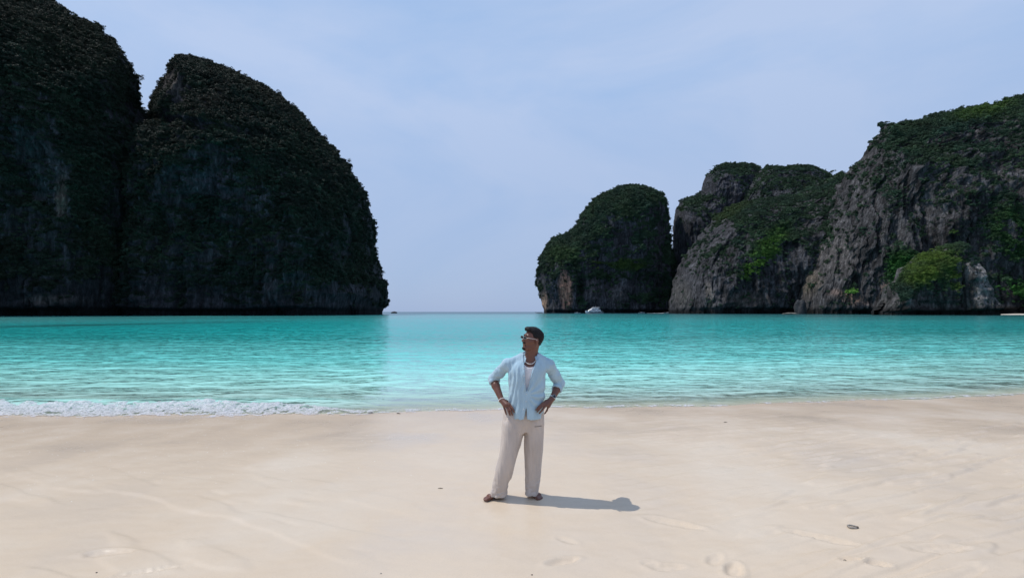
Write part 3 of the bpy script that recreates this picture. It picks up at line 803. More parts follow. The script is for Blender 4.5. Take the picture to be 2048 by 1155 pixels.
        F = np.concatenate(F); F = F[(F >= 0).all(1)]
        return V, F

def relax(V, F, it=2):
    """light smoothing of a meshed field"""
    n = len(V)
    for _ in range(it):
        acc = np.zeros_like(V); c_ = np.zeros(n)
        for a, b in ((0, 1), (1, 2), (2, 3), (3, 0)):
            np.add.at(acc, F[:, a], V[F[:, b]]); np.add.at(acc, F[:, b], V[F[:, a]])
            np.add.at(c_, F[:, a], 1); np.add.at(c_, F[:, b], 1)
        V = 0.5 * V + 0.5 * acc / np.maximum(c_, 1)[:, None]
    return V

# ---------------------------------------------------------------- the man
MY = 5.12
man_base = Vector((ground(1035, 990).x, MY, float(beach_z(0.1, MY))))
man_z = float(beach_z(0.1, MY))
man = empty('person', man_base, 'barefoot bearded man in open pale blue shirt and cream trousers, hands on hips', 'person')
def P(px, py, dy=0.0):
    """a joint of the body: pixel and metres behind the body plane, in the man's own space"""
    v = at(px, py, MY + dy)
    return np.array([v.x - man_base.x, v.y - man_base.y, v.z - man_base.z])
U = 1 / 195.0     # metres per photo pixel at the man

HC = P(1065, 678, -0.015)                 # centre of the skull
HR = (Matrix.Rotation(math.radians(-64), 3, 'Z') @ Matrix.Rotation(math.radians(-8), 3, 'X') @ Matrix.Rotation(math.radians(4), 3, 'Y'))
def H(f, s_, u):
    """head space: f forward, s_ to the man's left, u up"""
    v = HR @ Vector((s_, -f, u))
    return HC + np.array(v)
HRm = np.array(HR)                         # columns: side, back, up
HRl = [[HRm[r][c] for c in range(3)] for r in range(3)]

# joints
shL, shR = P(1015, 728, 0.01), P(1098, 730, 0.01)
elL, elR = P(987, 757, 0.13), P(1119, 766, 0.13)
wrL, wrR = P(1003.5, 800, -0.035), P(1104.5, 796, -0.03)

bd = Field((-0.42, -0.30, -0.02), (0.55, 0.34, 1.82), 0.0042)
# head
bd.ell(H(-0.012, 0, 0.028), (0.072, 0.094, 0.086), 0.01, HRl)
bd.ell(H(0.032, 0, -0.028), (0.055, 0.060, 0.082), 0.03, HRl)
bd.chain([(H(-0.005, 0.048, -0.055), 0.019), (H(0.045, 0.032, -0.088), 0.017), (H(0.072, 0.0, -0.100), 0.019)], 0.025)
bd.chain([(H(-0.005, -0.048, -0.055), 0.019), (H(0.045, -0.032, -0.088), 0.017), (H(0.072, 0.0, -0.100), 0.019)], 0.025)
bd.cone(H(0.050, 0.030, -0.03), H(0.035, 0.052, -0.02), 0.024, 0.018, 0.03)
bd.cone(H(0.050, -0.030, -0.03), H(0.035, -0.052, -0.02), 0.024, 0.018, 0.03)
bd.cone(H(0.074, -0.034, 0.026), H(0.074, 0.034, 0.026), 0.014, 0.014, 0.015)
for s_ in (-1, 1):
    bd.ell(H(0.098, 0.032 * s_, 0.004), (0.016, 0.013, 0.012), 0.012, HRl, neg=True)
bd.cone(H(0.082, 0, 0.016), H(0.110, 0, -0.026), 0.008, 0.0115, 0.010)
for s_ in (-1, 1):
    bd.ell(H(0.099, 0.013 * s_, -0.030), (0.008, 0.011, 0.008), 0.006, HRl)
bd.cone(H(0.087, -0.018, -0.054), H(0.087, 0.018, -0.054), 0.007, 0.007, 0.008)
bd.cone(H(0.092, -0.010, -0.053), H(0.092, 0.010, -0.053), 0.006, 0.006, 0.006)
bd.cone(H(0.086, -0.015, -0.068), H(0.086, 0.015, -0.068), 0.0075, 0.0075, 0.008)
for s_ in (-1, 1):
    bd.ell(H(-0.012, 0.078 * s_, -0.008), (0.007, 0.018, 0.030), 0.008, HRl)
    bd.ell(H(-0.006, 0.086 * s_, -0.004), (0.006, 0.009, 0.016), 0.004, HRl, neg=True)
# neck and trunk
neckB = P(1061, 716, 0.035)
bd.cone(H(-0.030, 0, -0.040), neckB, 0.054, 0.060, 0.03)
bd.cone(H(0.01, 0, -0.07), P(1059, 716, -0.005), 0.040, 0.050, 0.03)
cxm = P(1056, 740)[0]
bd.slices([(P(0, 850)[2], P(1050, 0)[0], 0.01, 0.150, 0.095), (P(0, 815)[2], P(1051, 0)[0], 0.01, 0.135, 0.088), (P(0, 785)[2], P(1053, 0)[0], 0.01, 0.130, 0.085),
           (P(0, 752)[2], P(1055, 0)[0], 0.01, 0.160, 0.098), (P(0, 736)[2], P(1056, 0)[0], 0.01, 0.165, 0.095), (P(0, 722)[2], P(1058, 0)[0], 0.02, 0.145, 0.075), (P(0, 715)[2], P(1059, 0)[0], 0.03, 0.09, 0.06)], 0.03)
bd.cone(P(1040, 716, 0.03), shL, 0.040, 0.046, 0.04); bd.cone(P(1078, 716, 0.03), shR, 0.040, 0.046, 0.04)
# arms
bd.chain([(shL, 0.046), (elL, 0.036)], 0.03); bd.chain([(shR, 0.046), (elR, 0.036)], 0.03)
mL = elL * 0.68 + wrL * 0.32 + np.array([-0.004, 0, 0]); mR = elR * 0.68 + wrR * 0.32 + np.array([0.003, 0, 0])
bd.chain([(elL, 0.036), (mL, 0.041), (wrL, 0.0265)], 0.02); bd.chain([(elR, 0.036), (mR, 0.042), (wrR, 0.027)], 0.02)
# hands: palm, four fingers and a thumb, each finger with its own bends
def hand(palm, fingers, kk=0.012):
    for a, b, ra, rb in palm: bd.cone(a, b, ra, rb, kk)
    for f_ in fingers:
        bd.chain(f_, 0.004)
q = -0.115
hand([(wrL, P(1009, 811, -0.085), 0.024, 0.018), (wrL, P(1013, 809, -0.095), 0.024, 0.019), (wrL, P(1018.5, 809, -0.10), 0.023, 0.017)],
     [[(P(1007.5, 812, -0.08), 0.0105), (P(1010, 820, -0.09), 0.0092), (P(1012.5, 828, -0.085), 0.0075)],
      [(P(1012.5, 812, -0.095), 0.0112), (P(1017, 821, -0.120), 0.0098), (P(1020, 829.5, -0.115), 0.0080)],
      [(P(1016.5, 811, -0.10), 0.0112), (P(1021.5, 820, -0.128), 0.0100), (P(1024.5, 829, -0.122), 0.0082)],
      [(P(1020, 809, -0.10), 0.0112), (P(1025, 816, -0.128), 0.0100), (P(1028.5, 823.5, -0.126), 0.0082)],
      [(P(1010, 800, -0.03), 0.013), (P(1017, 803, 0.0), 0.0115), (P(1021, 808, 0.03), 0.0095)]])
hand([(wrR, P(1097, 812, -0.08), 0.025, 0.018), (wrR, P(1092, 809, -0.10), 0.024, 0.020), (wrR, P(1086, 807, -0.11), 0.023, 0.017)],
     [[(P(1097, 811, -0.08), 0.0105), (P(1094, 820, -0.085), 0.0092), (P(1089.5, 826.5, -0.085), 0.0075)],
      [(P(1091, 811, -0.11), 0.0115), (P(1085, 819, -0.135), 0.0100), (P(1079, 825.5, -0.138), 0.0082)],
      [(P(1088, 808, -0.115), 0.0115), (P(1080.5, 815.5, -0.142), 0.0100), (P(1074.5, 822.5, -0.148), 0.0082)],
      [(P(1085, 806, -0.115), 0.0112), (P(1077.5, 813, -0.142), 0.0100), (P(1072, 819, -0.150), 0.0082)],
      [(P(1097, 799, -0.03), 0.013), (P(1091, 801, 0.0), 0.0115), (P(1087, 805, 0.03), 0.0095)]])
# legs and feet
hipL, hipR = P(1033, 848, 0.01), P(1067, 848, 0.01)
gz = 0.0
def gl(px, py, up=0.0, dz=0.0):
    g = ground(px, py)
    return np.array([g.x - man_base.x, g.y - man_base.y, g.z - man_base.z + up])
aL = gl(1002, 989, 0.085); aR = gl(1064, 985, 0.085)
knL = (hipL + aL) / 2 + np.array([-0.01, -0.03, 0]); knR = (hipR + aR) / 2 + np.array([0.0, -0.03, 0])
bd.chain([(hipL, 0.085), (knL, 0.055), (aL, 0.036)], 0.03); bd.chain([(hipR, 0.085), (knR, 0.055), (aR, 0.036)], 0.03)
def foot(ank, heel, ball, toes, side):
    bd.cone(ank, heel, 0.034, 0.028, 0.02)
    bd.chain([(ank + np.array([0, 0, -0.02]), 0.032), (ball[0] * 0.45 + heel * 0.55 + np.array([0, 0, 0.028]), 0.030), (ball[0] + np.array([0, 0, 0.006]), 0.022)], 0.02)
    bd.cone(heel, ball[1], 0.026, 0.019, 0.02); bd.cone(ball[0], ball[1], 0.021, 0.017, 0.015)
    for t0, t1, r_ in toes: bd.cone(t0, t1, r_ * 1.05, r_, 0.004)
def mkfoot(ank, heelpx, dirv, L, flip):
    """foot from the heel along dirv (ground plane), toes splayed; flip = which side the big toe is on"""
    heel = gl(*heelpx, up=0.024)
    d = np.array([dirv[0], dirv[1], 0.0]); d /= np.linalg.norm(d); n_ = np.array([-d[1], d[0], 0]) * flip
    b0 = heel + d * L * 0.66 + n_ * 0.020; b1 = heel + d * L * 0.60 - n_ * 0.026
    b0[2] = heel[2] - 0.002; b1[2] = heel[2] - 0.005
    toes = []
    for i, (fr_, off, r_) in enumerate([(0.97, 0.030, 0.0135), (0.98, 0.009, 0.0098), (0.94, -0.007, 0.0090), (0.89, -0.021, 0.0085), (0.83, -0.034, 0.0082)]):
        t0 = heel + d * L * (0.68 - 0.02 * i) + n_ * (0.026 - 0.0145 * i); t1 = heel + d * (L * fr_ - r_) + n_ * off * 1.05
        t0[2] = heel[2] - 0.003; t1[2] = man_z * 0 + heel[2] - 0.024 + r_ + 0.001
        toes.append((t0, t1, r_))
    foot(ank, heel, (b0, b1), toes, flip)
mkfoot(aL, (1003, 989), (-0.95, -0.9), 0.25, 1)
mkfoot(aR, (1062, 983.5), (0.38, -1.0), 0.255, -1)
V, F = bd.mesh()
V = relax(V, F, 1)
m = NodeMat('brown_skin')
ns_ = m.noise(scale=60, detail=4); nl = m.noise(scale=9, detail=3)
cs = m.mix(nl, (0.115, 0.045, 0.030), (0.175, 0.072, 0.047))
cs = m.mix(m.math('MULTIPLY', ns_, 0.35), cs, (0.10, 0.048, 0.036))
p = m.n('BsdfPrincipled', Roughness=0.42); p.inputs['Specular IOR Level'].default_value = 0.45
p.inputs['Subsurface Weight'].default_value = 0.12; p.inputs['Subsurface Radius'].default_value = (0.01, 0.004, 0.002)
m.l(cs, p.inputs['Base Color']); m.l(m.bump(m.noise(scale=220, detail=2), 0.25, 0.002), p.inputs['Normal'])
M_SKIN = m.done(p.outputs[0])
body = mesh_obj('body', V, F, M_SKIN, man)

def cloth(name, col_, trans, weave=900, rough=0.85):
    m = NodeMat(name)
    f = m.noise(scale=14, detail=4, mscale=(1, 1, 0.35))
    c_ = m.mix(m.ramp(f, [(0.3, 0.0), (0.7, 1.0)]), tuple(v * 0.90 for v in col_), tuple(min(v * 1.06, 0.9) for v in col_))
    w = m.noise(scale=weave, detail=1)
    fb = m.noise(scale=30, detail=4, mscale=(1.0, 1.0, 0.3), dist=0.5)
    nb = m.bump(m.math('ADD', m.math('MULTIPLY', w, 0.1), fb), 0.35, 0.006)
    p = m.n('BsdfPrincipled', Roughness=rough); p.inputs['Specular IOR Level'].default_value = 0.2
    p.inputs['Sheen Weight'].default_value = 0.15
    m.l(c_, p.inputs['Base Color']); m.l(nb, p.inputs['Normal'])
    if not trans: return m.done(p.outputs[0])
    t = m.n('BsdfTranslucent'); m.l(c_, t.inputs['Color']); m.l(nb, t.inputs['Normal'])
    x = m.n('MixShader'); x.inputs[0].default_value = trans
    m.l(p.outputs[0], x.inputs[1]); m.l(t.outputs[0], x.inputs[2])
    return m.done(x.outputs[0])
M_SHIRT = cloth('pale_blue_cotton', (0.37, 0.515, 0.61), 0.0)
M_TEE = cloth('white_jersey', (0.66, 0.64, 0.66), 0.0)
M_PANTS = cloth('cream_linen', (0.51, 0.445, 0.40), 0.0)
M_HAIR = pbr('black_hair', (0.007, 0.006, 0.007), 0.6, bump=(420, 0.7, 0.004), spec=0.25)

# trousers
tr_ = Field((-0.36, -0.24, 0.0), (0.40, 0.26, 1.0), 0.0052)
def zz(py): return P(0, py)[2]
def xx(px, py=900): return P(px, py)[0]
def leg(pts, k=0.03):
    secs = [(P(0, y, dy)[2], P(c_, y, dy)[0], dy, r_ * U, r_ * U * q_) for (y, c_, r_, dy, q_) in pts]
    tr_.slices(secs, k, 2.1)
tr_.slices([(zz(812), xx(1049.5), 0.01, 36 * U, 0.120), (zz(828), xx(1048.5), 0.01, 38.5 * U, 0.126), (zz(842), xx(1047), 0.01, 39 * U, 0.122), (zz(852), xx(1046.5), 0.01, 37 * U, 0.108), (zz(862), xx(1047), 0.01, 30 * U, 0.08)], 0.02, 2.4)
leg([(818, 1033, 15, 0.01, 1.05), (832, 1030, 20.5, 0.0, 1.05), (848, 1027.0, 22.3, 0.0, 1.05), (880, 1021.5, 20.8, -0.01, 1.05), (915, 1014.5, 19.2, -0.02, 1.0), (945, 1006.5, 17.8, -0.02, 1.0), (970, 1000.0, 16.0, -0.01, 1.0), (982, 998, 16.5, 0.0, 0.95), (989, 996, 17.5, 0.0, 0.9)])
leg([(818, 1068, 15, 0.02, 1.1), (832, 1068, 18.5, 0.02, 1.1), (848, 1067.8, 19.5, 0.02, 1.1), (880, 1067.5, 18.2, 0.02, 1.1), (915, 1066.8, 16.4, 0.03, 1.05), (950, 1066, 14.6, 0.04, 1.05), (970, 1064, 13.4, 0.04, 1.05), (980, 1063, 13.4, 0.04, 1.05), (986.5, 1062, 12.8, 0.03, 1.05)])
def folds(x, y, z):
    zt = z
    hem = smooth(0.30, 0.05, zt)
    d = 0.014 * pn(x * 14, y * 8, z * 1.5, 5) + 0.005 * ridged(x * 11 + z * 1.5, y * 7, z * 1.3, 2, 53) - 0.002 + 0.0055 * pn(x * 34 + z * 3, y * 22, z * 3.2, 6) + 0.002 * pn(x * 70, y * 40, z * 9, 9)
    d = d + hem * 0.010 * pn(x * 9 + z * 9, y * 12, z * 26 - x * 14, 7) + hem * 0.004 * pn(x * 26, y * 22, z * 50, 8)
    top = smooth(0.70, 0.84, zt)
    d = d + top * 0.004 * np.sin(x * 150 + 2 * pn(x * 12, y * 12, z * 6, 2)) * smooth(0.9, 0.8, zt) * 0.6
    d = d + 0.006 * smooth(0.6, 0.78, zt) * pn((x + z) * 18, y * 8, (z - x) * 6, 12)
    # long crease down the front of each leg
    return d
tr_.displace(folds)
# hem opens at the ankle
sl, (X, Y_, Z) = tr_.box((xx(968), -0.2, 0.0), (xx(1025), 0.2, 0.09))
V, F = tr_.mesh(); V = relax(V, F, 1)
pants = mesh_obj('trousers', V, F, M_PANTS, man)
# drawstring tails and small dark print on the hip
def tube(pts, r, n=8, close=False):
    pts = [np.array(p, float) for p in pts]; m_ = len(pts); V = []; F = []
    for i, p in enumerate(pts):
        a = pts[(i - 1) % m_] if close or i > 0 else p; b = pts[(i + 1) % m_] if close or i < m_ - 1 else p
        t = b - a; t = t / (np.linalg.norm(t) + 1e-9)
        u = np.cross(t, [0.13, 0.21, 0.97]); u /= np.linalg.norm(u) + 1e-9; v = np.cross(t, u)
        rr = r[i] if hasattr(r, '__len__') else r
        V += [p + rr * (math.cos(2 * math.pi * k / n) * u + math.sin(2 * math.pi * k / n) * v) for k in range(n)]
    for i in range(m_ if close else m_ - 1):
        for k in range(n):
            F.append((i * n + k, i * n + (k + 1) % n, ((i + 1) % m_) * n + (k + 1) % n, ((i + 1) % m_) * n + k))
    if not close:
        F.append(tuple(range(n))[::-1]); F.append(tuple((m_ - 1) * n + k for k in range(n)))
    return V, F
def join(parts):
    V, F = [], []
    for v, f in parts:
        o_ = len(V); V += list(v); F += [tuple(i + o_ for i in q_) for q_ in f]
    return V, F
from mathutils.bvhtree import BVHTree
def surf(ob, px, py, lift=0.0015):
    """point on a garment seen at a pixel (man space)"""
    bv = CACHE.get(ob.name)
    if bv is None:
        bv = CACHE[ob.name] = BVHTree.FromPolygons([v.co.copy() for v in ob.data.vertices], [tuple(q.vertices) for q in ob.data.polygons])
    c_ = Vector((0, 0, CAM_Z)) - man_base
    d = (at(px, py, 5.0) - Vector((0, 0, CAM_Z))).normalized()
    h = bv.ray_cast(c_, d)
    if h[0] is None: return None
    return np.array(h[0] - d * lift)
CACHE = {}
M_PRINT = pbr('brown_print', (0.10, 0.075, 0.065), 0.8)
M_PEARL = pbr('white_beads', (0.78, 0.74, 0.70), 0.25, spec=0.6)
M_WHITE = pbr('white_plastic', (0.62, 0.61, 0.60), 0.3)
M_LENS = pbr('dark_lens', (0.008, 0.010, 0.012), 0.12, spec=0.35)
M_FRAME = pbr('clear_grey_frame', (0.26, 0.27, 0.28), 0.25)
M_STEEL = pbr('brushed_steel', (0.45, 0.46, 0.47), 0.28, metal=0.9)
M_BLACK = pbr('black_rubber', (0.02, 0.02, 0.022), 0.5)
prt = []
for i in range(7):
    x0 = 1069.5 + i * 2.0
    pts = [surf(pants, x0 + dx, 852.6 - 0.10 * (x0 - 1070) + dyy) for dx, dyy in ((0, 0.5), (0.4, -0.9 if i % 3 else -1.6), (0.9, 0.4), (1.4, -0.3), (1.9, 0.4))]
    if all(q is not None for q in pts): prt.append(tube(pts, 0.0013, 5))
if prt:
    V, F = join(prt); mesh_obj('trouser_print', V, F, M_PRINT, pants, smooth_=False)

# white vest under the shirt
tee = Field((-0.16, -0.19, 0.8), (0.34, 0.2, 1.5), 0.0052)
tee.slices([(zz(822), xx(1051), 0.005, 0.145, 0.100), (zz(785), xx(1053), 0.005, 0.142, 0.100), (zz(752), xx(1055), 0.005, 0.168, 0.108), (zz(738), xx(1056), 0.005, 0.168, 0.106), (zz(722), xx(1058), 0.015, 0.150, 0.088), (zz(716), xx(1059), 0.02, 0.12, 0.07)], 0.02)
tee.ell(P(1060, 716, -0.07), (0.078, 0.09, 0.092), 0.006, neg=True)
tee.displace(lambda x, y, z: 0.003 * pn(x * 30, y * 20, z * 6, 3))
V, F = tee.mesh(); V = relax(V, F, 1)
vest = mesh_obj('vest', V, F, M_TEE, man)

# shirt
sh = Field((-0.40, -0.26, 0.80), (0.56, 0.34, 1.56), 0.0045)
sh.slices([(zz(833), xx(1053), 0.0, 30.5 * U, 0.150), (zz(820), xx(1053), 0.0, 33.5 * U, 0.150), (zz(800), xx(1053), 0.0, 35.5 * U, 0.142), (zz(775), xx(1053.5), 0.0, 36.0 * U, 0.135), (zz(750), xx(1054), 0.0, 37 * U, 0.134),
           (zz(736), xx(1055.5), 0.0, 38 * U, 0.128), (zz(724), xx(1058), 0.012, 32 * U, 0.105), (zz(714), xx(1060.5), 0.025, 24 * U, 0.080), (zz(708), xx(1061), 0.035, 17 * U, 0.066)], 0.03, 2.3)
slL = np.array([0, 0, -0.012])
sh.chain([(P(1042, 716, 0.02), 0.046), (shL, 0.055), (shL * .45 + elL * .55, 0.053), (elL + np.array([-.004, 0, 0.0]), 0.052)], 0.03)
cufL = elL * 0.86 + wrL * 0.14
sh.chain([(elL, 0.051), (cufL, 0.053)], 0.02)
sh.chain([(P(1078, 716, 0.02), 0.046), (shR, 0.057), (shR * .45 + elR * .55, 0.055), (elR, 0.054)], 0.03)
cufR = elR * 0.62 + wrR * 0.38
sh.chain([(elR, 0.054), (cufR, 0.048)], 0.02)
# flat-ended cuffs
def plane_cut(a, b, R_):
    a = np.array(a); b = np.array(b); n_ = (b - a) / np.linalg.norm(b - a)
    sl, (X, Y, Z) = sh.box(b - R_, b + R_)
    d = np.maximum(-((X - b[0]) * n_[0] + (Y - b[1]) * n_[1] + (Z - b[2]) * n_[2]), np.sqrt((X - b[0]) ** 2 + (Y - b[1]) ** 2 + (Z - b[2]) ** 2) - R_)
    sh.cut(sl, d, 0.004)
nL = (wrL - elL) / np.linalg.norm(wrL - elL); nR = (wrR - elR) / np.linalg.norm(wrR - elR)
plane_cut(cufL - nL, cufL + nL * 0.012, 0.085); plane_cut(cufR - nR, cufR + nR * 0.012, 0.080)
def sfold(x, y, z):
    arm = smooth(0.165, 0.215, np.abs(x - xx(1054)))
    body_ = 1 - arm
    left = smooth(xx(1056), xx(1046), x)
    d = body_ * left * (0.0048 * np.sin((x - 0.12 * (z - 1.2)) * 140 + 5.5 * pn(x * 9, 0, z * 3.5, 1)) * smooth(1.42, 1.30, z) * 0.75 + 0.004 * pn(x * 50, y * 20, z * 3, 4))
    # on the other side the cloth is drawn in diagonals towards the fastened button
    bx, bz = xx(1053), zz(786)
    an = np.arctan2(z - bz, x - bx)
    rr = np.hypot(x - bx, z - bz)
    d = d + body_ * (1 - left) * 0.006 * np.sin(an * 11 + 1.5 * pn(x * 9, 0, z * 9, 2)) * smooth(0.02, 0.09, rr) * smooth(0.34, 0.16, rr)
    d = d + body_ * 0.004 * pn(x * 16, y * 16, z * 10, 8)
    d = d + 0.0050 * ridged(x * 9 + z * 4, y * 9, z * 6 - x * 7, 2, 51) - 0.002
    # sleeves: rings of creases at the elbow
    d = d + arm * (0.0045 * pn(x * 12 - z * 18, y * 22, z * 30 + x * 18, 6) + 0.003 * pn(x * 40, y * 30, z * 44, 7))
    return d
sh.displace(sfold)
# front opening: wedge down to the button, and again below it
sl, (X, Y, Z) = sh.box((xx(1030), -0.26, zz(840)), (xx(1095), 0.02, zz(700)))
zv = Z.ravel()
xc = np.interp(-zv, [-zz(702), -zz(716), -zz(740), -zz(785), -zz(800), -zz(818), -zz(835)], [xx(1061), xx(1060.5), xx(1056.5), xx(1052), xx(1052), xx(1051.5), xx(1050)]).reshape(Z.shape)
ww = np.interp(-zv, [-zz(702), -zz(712), -zz(722), -zz(740), -zz(768), -zz(784), -zz(803), -zz(808), -zz(818), -zz(835)], [13.5 * U, 13.5 * U, 11.8 * U, 7.0 * U, 3.2 * U, -0.006, -0.006, 0.0, 1.6 * U, 3.6 * U]).reshape(Z.shape)
d = np.maximum((np.abs(X - xc) - ww) * 0.9, Y - (-0.012))
sh.cut(sl, d, 0.003)
# placket crease below the button
d = np.maximum(np.abs(X - xc - 0.012) - 0.0022, np.abs(Y + 0.15) - 0.022)
V, F = sh.mesh(); V = relax(V, F, 1)
shirt = mesh_obj('shirt', V, F, M_SHIRT, man)

# placket strip, buttons
pk = []
for side, pts in ((-1, [(1047.2, 716), (1048.8, 730), (1050, 745), (1050.8, 765), (1051.6, 783)]), (1, [(1075, 716), (1068.5, 730), (1063.5, 745), (1058.5, 762), (1054.2, 782)])):
    ps = [surf(shirt, a + side * 1.6, b, 0.0015) for a, b in pts]
    ps = [q for q in ps if q is not None and q[1] < -0.03]
    if len(ps) > 2: pk.append(tube(ps, 0.0042, 6))
V, F = join(pk); mesh_obj('placket', V, F, M_SHIRT, shirt)
def ball(c_, r, seg=8, rings=6, sq=(1, 1, 1)):
    V, F = [np.array(c_) + np.array([0, 0, r * sq[2]])], []
    for i in range(1, rings):
        a = math.pi * i / rings
        for k in range(seg):
            b = 2 * math.pi * k / seg
            V.append(np.array(c_) + r * np.array([math.sin(a) * math.cos(b) * sq[0], math.sin(a) * math.sin(b) * sq[1], math.cos(a) * sq[2]]))
    V.append(np.array(c_) - np.array([0, 0, r * sq[2]]))
    n_ = len(V) - 1
    for k in range(seg): F.append((0, 1 + k, 1 + (k + 1) % seg))
    for i in range(rings - 2):
        for k in range(seg):
            a = 1 + i * seg; F.append((a + k, a + seg + k, a + seg + (k + 1) % seg, a + (k + 1) % seg))
    a = 1 + (rings - 2) * seg
    for k in range(seg): F.append((a + (k + 1) % seg, a + k, n_))
    return V, F
btn_me = None
for (a, b) in ((1045.9, 722), (1047.0, 736), (1048.0, 751), (1049.2, 767), (1052.6, 787), (1052.0, 802), (1047.5, 818)):
    q_ = surf(shirt, a, b, 0.004)
    if q_ is None: continue
    if btn_me is None:
        V, F = ball((0, 0, 0), 0.0052, 10, 6, (1, 0.4, 1)); btn = mesh_obj('button', V, F, M_WHITE, shirt); btn_me = btn.data
    else:
        btn = bpy.data.objects.new('button', btn_me); btn.parent = shirt; col.objects.link(btn)
    btn.location = q_

# collar: stand and fall wrapped round the neck, open at the front
cc_ = P(1061, 708, 0.030)
def collar_mesh():
    V, F = [], []
    A = np.linspace(math.radians(-90 + 28), math.radians(270 - 28), 40)
    prof = [(0.066, -0.022), (0.068, 0.010), (0.071, 0.028), (0.077, 0.031), (0.086, 0.018), (0.101, -0.008), (0.104, -0.010), (0.100, -0.013), (0.084, 0.006), (0.074, 0.018)]
    for i, a in enumerate(A):
        e = abs((a - math.pi / 2)) / (math.pi - math.radians(28))      # 0 at the nape, 1 at the front edges
        drop = 0.050 * e ** 2; ext = 1 + 0.22 * max(e - 0.75, 0) * 4
        for (r_, h_) in prof:
            fall = r_ > 0.080
            rr = r_ * (1 + (ext - 1) * (0.9 if fall else 0.0))
            V.append((cc_[0] + rr * math.cos(a) * 1.12, cc_[1] + rr * math.sin(a) * 1.0, cc_[2] + h_ - drop - (0.020 * e ** 3 if fall else 0)))
    k = len(prof)
    for i in range(len(A) - 1):
        for j in range(k):
            F.append((i * k + j, i * k + (j + 1) % k, (i + 1) * k + (j + 1) % k, (i + 1) * k + j))
    F.append(tuple(range(k))); F.append(tuple((len(A) - 1) * k + j for j in range(k))[::-1])
    return V, F
V, F = collar_mesh(); mesh_obj('collar', V, F, M_SHIRT, shirt)
# turned-up cuffs
for c_, n_, r_ in ((cufL, nL, 0.0545), (cufR, nR, 0.0500)):
    u = np.cross(n_, [0, 1, 0]); u /= np.linalg.norm(u); v = np.cross(n_, u)
    V, F = [], []
    prof = [(0.000, -0.030), (0.0045, -0.026), (0.0055, -0.006), (0.004, 0.010), (-0.001, 0.013), (-0.008, 0.011)]
    for i in range(40):
        a = 2 * math.pi * i / 40
        wob = 0.003 * math.sin(3 * a + 1) + 0.002 * math.sin(7 * a)
        for (dr, dz) in prof: V.append(c_ + n_ * (dz + wob) + (r_ + dr + wob * 0.5) * (math.cos(a) * u + math.sin(a) * v))
    k = len(prof)
    F = [(i * k + j, i * k + j + 1, ((i + 1) % 40) * k + j + 1, ((i + 1) % 40) * k + j) for i in range(40) for j in range(k - 1)]
    mesh_obj('cuff', V, F, M_SHIRT, shirt)

# hair: short sides, swept volume on top
hr = Field(HC - 0.17, HC + 0.17, 0.0034)
hr.ell(H(-0.016, 0, 0.032), (0.077, 0.097, 0.090), 0.01, HRl)
hr.ell(H(0.022, 0, 0.086), (0.056, 0.070, 0.038), 0.03, HRl)
hr.ell(H(0.072, 0, 0.098), (0.042, 0.026, 0.020), 0.02, HRl)
hr.ell(H(-0.060, 0, 0.030), (0.064, 0.055, 0.070), 0.02, HRl)
hr.ell(H(-0.045, 0, -0.030), (0.056, 0.052, 0.040), 0.02, HRl)
hr.displace(lambda x, y, z: 0.0042 * pn(x * 55, y * 55, z * 150, 3) + 0.0028 * pn(x * 150, y * 150, z * 60, 4))
X, Y, Z = hr.grid()
lx, ly, lz = X - HC[0], Y - HC[1], Z - HC[2]
hs = HRm[0][0] * lx + HRm[1][0] * ly + HRm[2][0] * lz
hf = -(HRm[0][1] * lx + HRm[1][1] * ly + HRm[2][1] * lz)
hu = HRm[0][2] * lx + HRm[1][2] * ly + HRm[2][2] * lz
# keep above the hairline: forehead line, temple, in front of and behind the ear
line = np.interp(hf.ravel() if hf.ndim == 1 else hf.reshape(-1), [-0.12, -0.055, -0.030, -0.022, 0.010, 0.030, 0.036, 0.060, 0.12], [-0.072, -0.075, -0.050, 0.016, 0.018, 0.024, 0.050, 0.072, 0.078]).reshape(hf.shape)
hr.f = np.maximum(hr.f, ((line - hu) * 0.7).astype(np.float32))
V, F = hr.mesh(); V = relax(V, F, 1)
mesh_obj('hair', V, F, M_HAIR, man)
# goatee, moustache and stubble line along the jaw
br = Field(HC - 0.17, HC + 0.17, 0.0030)
br.ell(H(0.076, 0, -0.102), (0.028, 0.024, 0.019), 0.01, HRl)
br.cone(H(0.092, -0.020, -0.046), H(0.092, 0.020, -0.046), 0.0075, 0.0075, 0.004)
for s_ in (-1, 1):
    br.cone(H(0.089, 0.020 * s_, -0.046), H(0.078, 0.024 * s_, -0.078), 0.0042, 0.0035, 0.003)
br.displace(lambda x, y, z: 0.0028 * pn(x * 170, y * 170, z * 110, 3))
V, F = br.mesh(); V = relax(V, F, 1)
mesh_obj('beard', V, F, M_HAIR, man)
for s_ in (-1, 1):
    V, F = tube([H(0.091, 0.012 * s_, 0.029), H(0.089, 0.028 * s_, 0.035), H(0.076, 0.046 * s_, 0.031)], [0.0034, 0.0040, 0.0024], 6)
    mesh_obj('eyebrow', V, F, M_HAIR, man)
    V, F = ball(H(0.074, 0.029 * s_, 0.004), 0.0092, 12, 8); mesh_obj('eye', V, F, M_PEARL, man)
V, F = ball(H(0.088, 0.0, -0.0605), 0.006, 10, 6, (1.2, 1.2, 0.5)); mesh_obj('teeth', V, F, M_PEARL, man)

